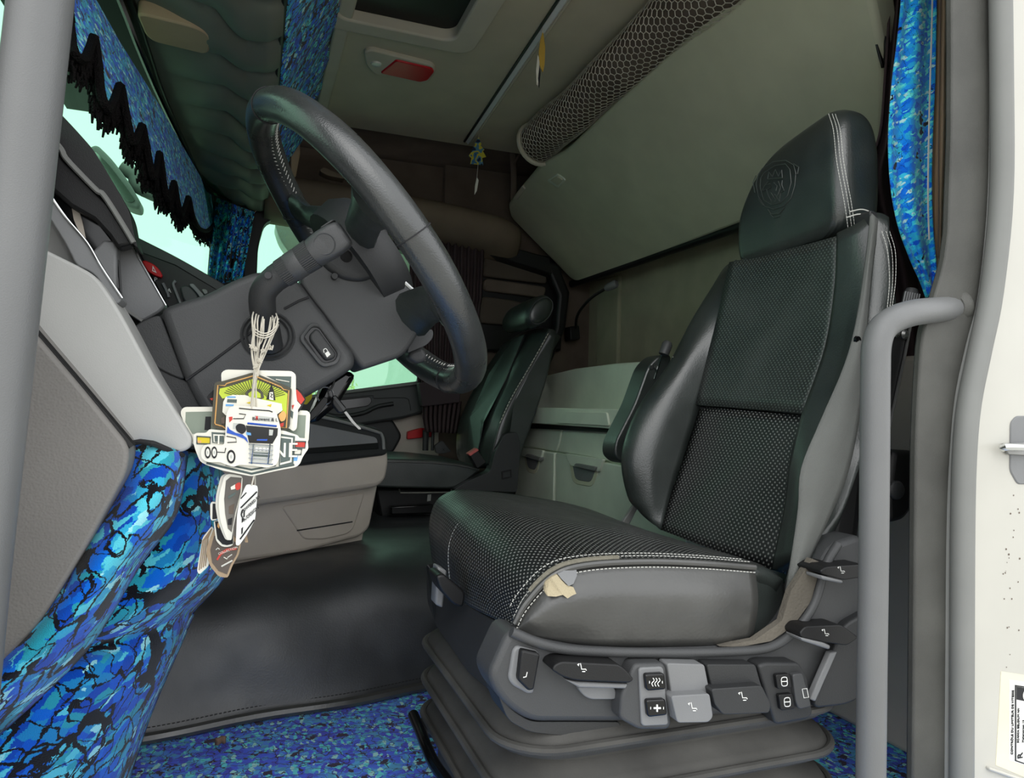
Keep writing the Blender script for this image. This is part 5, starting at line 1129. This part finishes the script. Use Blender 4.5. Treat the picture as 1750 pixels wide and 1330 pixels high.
for k in range(3):
    m = MB().tube(catmull([P(431, 548 + 5 * k, .885), P(436, 562 + 5 * k, .870), P(452, 570 + 4 * k, .863), P(468, 562 + 4 * k, .868), P(476, 545 + 5 * k, .885)], 5), .0008, 4); m.build('loop', 'string', sl)
for x, y in ((430, 592), (437, 596), (450, 600), (462, 594), (444, 616), (437, 626)):
    m = MB(); c = P(x, y, .863)
    for q in range(5): m.tube([c + V((rnd.uniform(-.003, .003), 0, rnd.uniform(-.003, .003))) for _ in range(4)], .0007, 4)
    m.build('knot', 'string', sl)
# rear to front
t, pr, ln = card('grey_card', 'pale card with wide sage green panel behind the other fresheners', [(60, 540), (70, 490), (110, 460), (430, 458), (1480, 500), (1580, 505), (1612, 540), (1590, 900), (1400, 960), (300, 960), (190, 900)], .876, r=.005)
pr('panel', SAGE, [(122, 520), (430, 514), (1470, 555), (1560, 560), (1545, 830), (1300, 830), (200, 780), (118, 640)]); pr('dark_block', 'ink', [(358, 575), (425, 575), (420, 740), (345, 735)], .001)
cord(t, 431, 545, [P(437, 700, .876)])
t, pr, ln = card('red_card', 'red and white card poking out right behind the stack', [(365, 340), (470, 240), (900, 200), (1440, 225), (1500, 260), (1565, 370), (1480, 520), (1400, 560), (900, 600), (480, 500)], .873, back='ink')
pr('red_area', RED, [(1400, 245), (1455, 255), (1500, 300), (1545, 370), (1500, 430), (1440, 360), (1400, 400)]); pr('white_area', 'card', [(1400, 400), (1440, 370), (1500, 440), (1450, 520), (1390, 480)], .0008); pr('red_tip', RED, [(410, 360), (450, 350), (440, 385)])
cord(t, 474, 548, [P(440, 660, .873)], wob=2)
t, pr, ln = card('white_card', 'tall white rounded card with dark photo strip at the back', [(545, 50), (600, 12), (1390, 30), (1440, 70), (1440, 300), (1470, 480), (1450, 720), (1410, 755), (1340, 700), (700, 700), (560, 400)], .870, r=.006)
pr('photo', TEAL, [(1090, 90), (1385, 95), (1380, 230), (1280, 190)]); ln('photo_line', 'card', [(1200, 130), (1360, 160)], .0006, .0012)
pr('red_detail', RED, [(1390, 440), (1420, 435), (1400, 490)], .0008); pr('grey_detail', TEAL, [(1380, 500), (1410, 520), (1400, 600), (1375, 570)], .0008)
cord(t, 436, 548, [P(438, 652, .870)], wob=-2)
t, pr, ln = card('hexagon_card', 'dark six sided card with lime green sunburst and truck print', [(430, 640), (465, 180), (500, 158), (560, 152), (930, 45), (1370, 225), (1390, 250), (1368, 690), (1330, 740), (1000, 790), (560, 745), (440, 700)], .866, back=DGN, r=.003)
ln('gold_border', ORG, [(470, 655), (505, 200), (590, 205), (610, 180), (940, 85), (1260, 220), (1290, 250), (1355, 262), (1325, 710), (1240, 700), (1200, 730), (600, 720), (560, 690), (480, 670)], .0007, closed=True)
pr('sunburst', GREEN, [(530, 240), (640, 215), (940, 120), (1240, 240), (1340, 300), (1325, 560), (1100, 420), (700, 330), (560, 360), (520, 300)])
for k in range(26):
    a = math.radians(205 + k * 5.4); ln('ray', DGN, [(940 + 170 * math.cos(a), 400 + 120 * math.sin(a)), (940 + 400 * math.cos(a) * .98, 400 + 270 * math.sin(a))], .00035, .0010)
pr('gear', DGN, [(830, 300), (860, 260), (900, 240), (960, 236), (1010, 250), (1045, 290), (1060, 350), (1000, 380), (850, 370)], .0012); pr('gear_core', GREEN, [(870, 300), (910, 268), (970, 266), (1015, 300), (1020, 350), (880, 350)], .0016)
pr('tower', 'ink', [(1085, 370), (1120, 270), (1145, 180), (1175, 260), (1195, 380)], .0012); pr('tower_face', 'card', [(1125, 285), (1165, 280), (1172, 380), (1120, 370)], .0016); ln('tower_line', 'ink', [(1135, 300), (1160, 310), (1135, 335), (1162, 350)], .0005, .0022)
pr('printed_lorry', 'card', [(570, 400), (600, 340), (680, 315), (830, 318), (1030, 370), (1270, 420), (1280, 500), (1200, 560), (600, 560), (560, 520)], .0016)
pr('lorry_glass', TEAL, [(620, 365), (735, 370), (730, 410), (615, 405)], .002); pr('lorry_blue', SKY, [(620, 330), (720, 335), (720, 350), (615, 350)], .002); pr('lorry_blue', SKY, [(600, 425), (700, 430), (690, 450), (600, 450)], .002)
pr('yellow_fleck', YEL, [(845, 410), (895, 395), (890, 425)], .002); pr('yellow_fleck', YEL, [(1090, 440), (1150, 425), (1140, 460)], .002)
pr('orange_flower', ORG, [(1225, 560), (1290, 500), (1330, 550), (1310, 620), (1260, 640)], .002, .002); pr('red_flower', RED, [(1250, 660), (1295, 645), (1290, 690), (1255, 700)], .002)
pr('brown_wheel', 'brown', [(545, 590), (590, 570), (590, 660), (550, 660)], .0016)
ln('long_string', 'string', [(945, 10), (925, 250), (905, 470)], .0011, .004)
cord(t, 440, 550, [P(437, 640, .866)], wob=1)
t, pr, ln = card('banner_card', 'wide white banner card with slate stripes and coloured tabs', [(215, 790), (250, 770), (370, 770), (400, 725), (560, 740), (1290, 740), (1465, 800), (1480, 830), (1580, 840), (1590, 960), (1560, 1000), (1520, 1060), (1490, 1140), (1440, 1180), (1250, 1215), (910, 1290), (560, 1220), (360, 1150), (290, 1110), (240, 980), (215, 900)], .862, r=.003)
pr('slate_field', TEAL, [(430, 760), (600, 770), (600, 900), (440, 890)]); pr('slate_field', TEAL, [(1250, 780), (1430, 810), (1410, 1140), (1235, 1180)])
pr('white_inset', 'card', [(450, 785), (590, 795), (590, 890), (455, 880)], .0009); pr('slate_inset', TEAL, [(465, 800), (580, 808), (580, 885), (470, 875)], .0013)
pr('white_inset', 'card', [(1262, 810), (1405, 830), (1388, 1120), (1250, 1155)], .0009); pr('slate_inset', TEAL, [(1262, 830), (1385, 845), (1370, 1100), (1255, 1130)], .0013)
text('printed_letters', 'T', 'card', P(300 + 515 / 7, 630 + 855 / 7, .8603), (1, 0, 0), (0, 0, 1), .016, t); text('printed_letters', 'NE', 'card', P(300 + 1300 / 7, 630 + 985 / 7, .8603), (1, 0, 0), (0, 0, 1), .024, t)
pr('yellow_tab', YEL, [(262, 820), (412, 828), (408, 895), (265, 890)]); pr('orange_tab', ORG, [(262, 860), (310, 865), (305, 892), (265, 890)], .0009); pr('red_tab', RED, [(1435, 875), (1555, 878), (1545, 945), (1430, 940)]); pr('blue_tab', SKY, [(1415, 1040), (1465, 1042), (1455, 1105), (1410, 1105)])
ln('tab_outline', TEAL, [(1435, 872), (1558, 874), (1548, 950), (1430, 945)], .0009, .0008, True); ln('tab_outline', TEAL, [(1425, 960), (1510, 965), (1500, 1030), (1415, 1030)], .0009, .0008, True); ln('tab_outline', TEAL, [(255, 812), (418, 822), (414, 902), (255, 898)], .0009, .0008, True)
ln('chevron', TEAL, [(370, 1130), (600, 1185), (910, 1258), (1240, 1185), (1420, 1150)], .0012, .0008); ln('chevron', TEAL, [(600, 1150), (910, 1210), (1200, 1160)], .0010, .0008)
cord(t, 468, 552, [P(440, 735, .862)], wob=3)
t, pr, ln = card('truck_card', 'white truck shaped card with dark cab windows in front', [(330, 930), (380, 905), (580, 920), (595, 800), (605, 560), (640, 465), (720, 445), (1140, 470), (1200, 500), (1255, 700), (1262, 760), (1240, 1080), (1200, 1160), (1090, 1190), (960, 1165), (760, 1150), (700, 1180), (600, 1150), (540, 1120), (380, 1120), (310, 1080), (300, 990)], .857, r=.003)
pr('windscreen', 'gloss', [(840, 680), (1225, 715), (1218, 800), (1160, 900), (880, 890), (860, 800)]); pr('side_window', PGR, [(690, 650), (760, 655), (750, 720), (685, 720)]); pr('mirror', 'ink', [(715, 690), (760, 655), (830, 670), (850, 740), (800, 790), (730, 750)], .0009, .002)
pr('glass_blue', BLUE, [(975, 845), (1100, 845), (1095, 865), (970, 862)], .0012); pr('glass_sky', SKY, [(845, 760), (900, 770), (905, 800), (850, 795)], .0012); pr('glass_grey', PGR, [(1120, 730), (1170, 735), (1160, 800), (1118, 800)], .0012)
pr('blue_stripe', BLUE, [(622, 690), (650, 730), (720, 770), (800, 790), (850, 830), (870, 890), (820, 840), (720, 800), (612, 770)], .0009); pr('red_mark', RED, [(638, 580), (680, 575), (682, 610), (645, 645)]); pr('roof_panel', PGR, [(950, 560), (1180, 585), (1180, 640), (920, 620)])
text('roof_lettering', 'Bouwent & L', 'ink', P(300 + 1070 / 7, 630 + 608 / 7, .8562), (1, 0, -.04), (0, 0, 1), .0052, t); pr('roof_red', RED, [(960, 570), (985, 570), (985, 615), (960, 612)], .0009)
ln('deflector_line', 'ink', [(760, 540), (840, 550), (815, 600), (690, 600)], .0005); ln('roof_line', 'ink', [(760, 475), (900, 490), (1120, 505), (1160, 520)], .0006); ln('sun_visor', BLUE, [(860, 655), (1210, 690)], .0011); ln('door_line', 'ink', [(610, 810), (720, 830), (730, 880), (620, 885)], .0005); ln('fairing_line', 'ink', [(500, 1000), (590, 1005), (600, 950)], .0005)
for wx, wy, rx, ry in ((385, 1005, 36, 72), (463, 1005, 36, 72), (665, 1055, 52, 82)):
    pr('tyre', 'ink', [(wx + rx * math.cos(a), wy + ry * math.sin(a)) for a in [2 * math.pi * k / 18 for k in range(18)]], .0009)
    pr('wheel_rim', 'card', [(wx + rx * .62 * math.cos(a), wy + ry * .66 * math.sin(a)) for a in [2 * math.pi * k / 16 for k in range(16)]], .0013); pr('wheel_hub', PGR, [(wx + rx * .25 * math.cos(a), wy + ry * .28 * math.sin(a)) for a in [2 * math.pi * k / 10 for k in range(10)]], .0017)
pr('grille', PGR, [(880, 900), (1170, 920), (1150, 1130), (890, 1120)]); pr('grille_dark', TEAL, [(920, 1000), (1130, 1010), (1125, 1060), (915, 1050)], .0008)
for k in range(4): pr('spot_lamp', 'white', [(970 + k * 46 + 20 * math.cos(a), 965 + k * 2 + 22 * math.sin(a)) for a in [2 * math.pi * j / 12 for j in range(12)]], .0014)
for k in range(5): ln('bull_bar', 'chrome', [(875, 905 + k * 55), (1165, 925 + k * 55)], .0006, .0018)
for x in (935, 1130): ln('bull_bar', 'chrome', [(x, 900), (x - 25, 1140)], .0007, .0020)
cord(t, 447, 553, [P(437, 640, .858), P(430, 698, .857)], wob=0)
# lower bunch: scale 6.336, origin 320,790
LS, LO = 6.336, (320, 790)
def low(name, label, q, Y, back, **k): return card(name, label, q, Y, LS, LO, back, anchor=(430, 815), **k)
def lcord(t, x, Y): tube('string', 'string', catmull([P(437, 790, .868), P(436, 805, Y), P(x, 830, Y)], 4), .0009, t, n=5)
t, pr, ln = low('folded_card', 'pale layered paper card at the bottom left of the bunch', [(105, 1180), (135, 1000), (165, 820), (270, 690), (300, 760), (250, 900), (235, 1120), (130, 1220)], .894, 'card', thick=.006)
for k in range(4): ln('paper_edge', 'lining', [(130 + k * 22, 1170 - k * 15), (170 + k * 18, 850 - k * 10), (265, 720)], .0006)
lcord(t, 430, .894)
t, pr, ln = low('shield_card', 'brown shield shaped card with red ribbon lowest on the strings', [(205, 950), (240, 840), (290, 720), (420, 720), (585, 880), (560, 1000), (490, 1120), (440, 1255), (340, 1240), (250, 1130), (215, 1030)], .888, 'lining', thick=.004)
pr('brown_field', plain('brown_print', srgb(98, 88, 80), .8), [(250, 950), (290, 800), (420, 790), (560, 900), (535, 1000), (470, 1110), (430, 1215), (340, 1180), (270, 1090)]); pr('ribbon', RED, [(315, 1055), (360, 975), (430, 935), (540, 925), (530, 950), (440, 960), (370, 1005), (330, 1065)], .001)
text('ribbon_text', 'COLLECTION', 'card', P(LO[0] + 440 / LS, LO[1] + 958 / LS, .8865), (1, 0, .35), (0, 0, 1), .0035, t); ln('emblem_line', 'card', [(395, 1030), (430, 1050), (440, 1030), (485, 1000)], .0006, .001); ln('emblem_line', 'card', [(370, 1130), (490, 1065)], .0009, .001); ln('emblem_line', 'card', [(310, 950), (330, 930), (350, 945)], .0006, .001)
lcord(t, 434, .888)
t, pr, ln = low('black_card', 'black rounded card edge with cream rim in the lower bunch', [(285, 640), (330, 630), (500, 700), (500, 900), (440, 920), (370, 915), (310, 850)], .884, 'card', thick=.004)
pr('black_field', 'ink', [(300, 645), (335, 640), (495, 700), (495, 885), (430, 900), (380, 890), (325, 830)]); pr('orange_mark', ORG, [(330, 660), (355, 660), (345, 720), (325, 700)], .001); lcord(t, 435, .884)
t, pr, ln = low('small_block_card', 'small black rectangular card with cream edge at the left', [(248, 450), (270, 430), (330, 440), (335, 620), (265, 635), (250, 610)], .880, 'card', thick=.006); pr('black_field', 'ink', [(275, 450), (328, 450), (332, 612), (272, 620)]); lcord(t, 432, .880)
GRIT = plain('grey_collage_print', srgb(108, 104, 98), .9, wear=.5)
for i, (nm, lbl, dx, Y) in enumerate((('collage_card', 'rearmost pale scalloped card of the collage pair', -35, .876), ('collage_card', 'grey collage print card with red spot in the lower bunch', 0, .871))):
    t, pr, ln = low(nm, lbl, [(345 + dx, 370), (360 + dx, 300), (400 + dx, 150), (450 + dx, 125), (600, 150), (590, 330), (540, 520), (500, 700), (480 + dx * .5, 850), (430 + dx * .5, 840), (400 + dx * .7, 760), (360 + dx * .8, 640), (340 + dx, 480)], Y, 'card', thick=.004)
    pr('collage_field', GRIT, [(400 + dx, 400), (420 + dx, 200), (470, 160), (590, 170), (575, 330), (520, 540), (480, 760), (440, 720), (410 + dx, 560)])
    if i: pr('red_spot', RED, [(510, 240), (580, 210), (580, 290), (530, 310)], .001, .003); pr('dark_spot', TEAL, [(440, 370), (530, 320), (520, 350), (450, 400)], .001); pr('pale_spot', 'card', [(470, 270), (520, 240), (520, 290), (475, 300)], .001); pr('brown_spot', 'brown', [(450, 480), (510, 450), (500, 560), (450, 560)], .001); pr('dark_spot', 'ink', [(440, 620), (490, 600), (480, 680), (440, 680)], .001)
    lcord(t, 436, Y)
t, pr, ln = low('powered_card', 'white tag card with slanted black POWERED BY lettering', [(525, 900), (540, 560), (570, 400), (640, 240), (700, 245), (760, 255), (765, 300), (735, 620), (650, 780), (560, 905)], .864, 'white', thick=.003)
pr('slot', 'brown', [(690, 180), (725, 165), (725, 260), (690, 300)], -.001); ln('rule', 'ink', [(580, 495), (755, 320)], .0008); ln('rule', 'ink', [(572, 835), (725, 625)], .0008)
uu = P(LO[0] + 740 / LS, LO[1] + 430 / LS, .863) - P(LO[0] + 630 / LS, LO[1] + 530 / LS, .863)
for s_, x, y, z_ in (('POWERED BY', 690, 455, .0042), ('A-DESIGN', 690, 560, .0048), ): text('card_text', s_, 'ink', P(LO[0] + x / LS, LO[1] + y / LS, .8632), uu, (0, 0, 1), z_, t)
ln('print_outline', 'ink', [(590, 540), (600, 515), (618, 525), (615, 590), (595, 600), (585, 570)], .0007, .0008, True); pr('print_mark', 'ink', [(590, 610), (608, 600), (610, 640), (590, 660)]); pr('print_mark', 'ink', [(585, 720), (605, 700), (600, 770), (585, 785)]); ln('mark_line', 'ink', [(580, 395), (640, 330)], .0006)
lcord(t, 430, .864)
slab('tag_tail', 'lining', [P(LO[0] + x / LS, LO[1] + y / LS, .874) for x, y in ((622, 800), (645, 780), (660, 870), (625, 870))], (0, .001, 0), t)
# ================================================================== outside details
mr = thing('side_mirror', 'far side mirror seen through the windscreen', 'mirror', P(205, 290, 3.2))
slab('mirror_housing', 'rubberl', roundpoly(PL([(150, 252), (165, 246), (190, 270), (220, 310), (240, 345), (238, 358), (215, 352), (190, 320)], 3.2), .04), (0, .12, 0), mr, bevel=.02, seg=3)
slab('mirror_glass', plain('mirror_surface', srgb(150, 160, 150), .1, metal=.8), roundpoly(PL([(162, 258), (185, 280), (214, 318), (232, 344), (218, 346), (192, 314), (160, 268)], 3.195), .03), (0, .02, 0), mr)
tube('mirror_arm', 'rubberl', catmull(PL([(208, 285), (230, 300), (236, 318), (258, 330), (270, 335)], 3.3), 4), .03, mr, n=10)
MB().box((.02, 3.15, .9), (.06, .7, .06)).build('mirror_bracket', 'black', mr)
pm = thing('door_mirror', 'cream backed passenger door mirror outside the window', 'mirror', P(500, 420, 3.3))
slab('mirror_shell', 'paint', roundpoly(PL([(468, 378), (492, 374), (540, 400), (540, 470), (500, 440), (478, 410)], 3.3), .03), (0, .15, 0), pm, bevel=.02, seg=3)
slab('lower_shell', 'paint', roundpoly(PL([(640, 425), (700, 430), (712, 470), (700, 475), (640, 465)], 3.3), .03), (0, .15, 0), pm, bevel=.02, seg=3)
tube('mirror_stay', 'black', PL([(540, 440, 3.35), (720, 455, 3.35), (742, 470, 2.86)]), .012, pm, n=8)
bu = thing('roadside_bush', 'yellow green leafy bush below the passenger window', 'bush', (.9, 5.2, -1.4))
m = MB(); rnd = random.Random(11)
for k in range(900):
    c = P(rnd.gauss(575, 24), rnd.uniform(648, 760), rnd.uniform(4.8, 5.6))
    if c.z > P(575, 652 + abs(c.x - P(575, 650, 5.2).x) * 90, 5.2).z: continue
    d = V((rnd.uniform(-1, 1), rnd.uniform(-1, 1), rnd.uniform(-.3, 1))).normalized(); e = d.orthogonal().normalized()
    L = rnd.uniform(.03, .06); m.add([c, c + d * L * .5 + e * L * .22, c + d * L, c + d * L * .5 - e * L * .22], [(0, 1, 2, 3)])
m.build('foliage', plain('spring_leaf', srgb(170, 200, 60), .7, wear=.3), bu, fix=False, kind='stuff')
tube('stem', 'brown', [V((.95, 5.2, -1.4)), V((.9, 5.2, .3))], .03, bu, n=8)
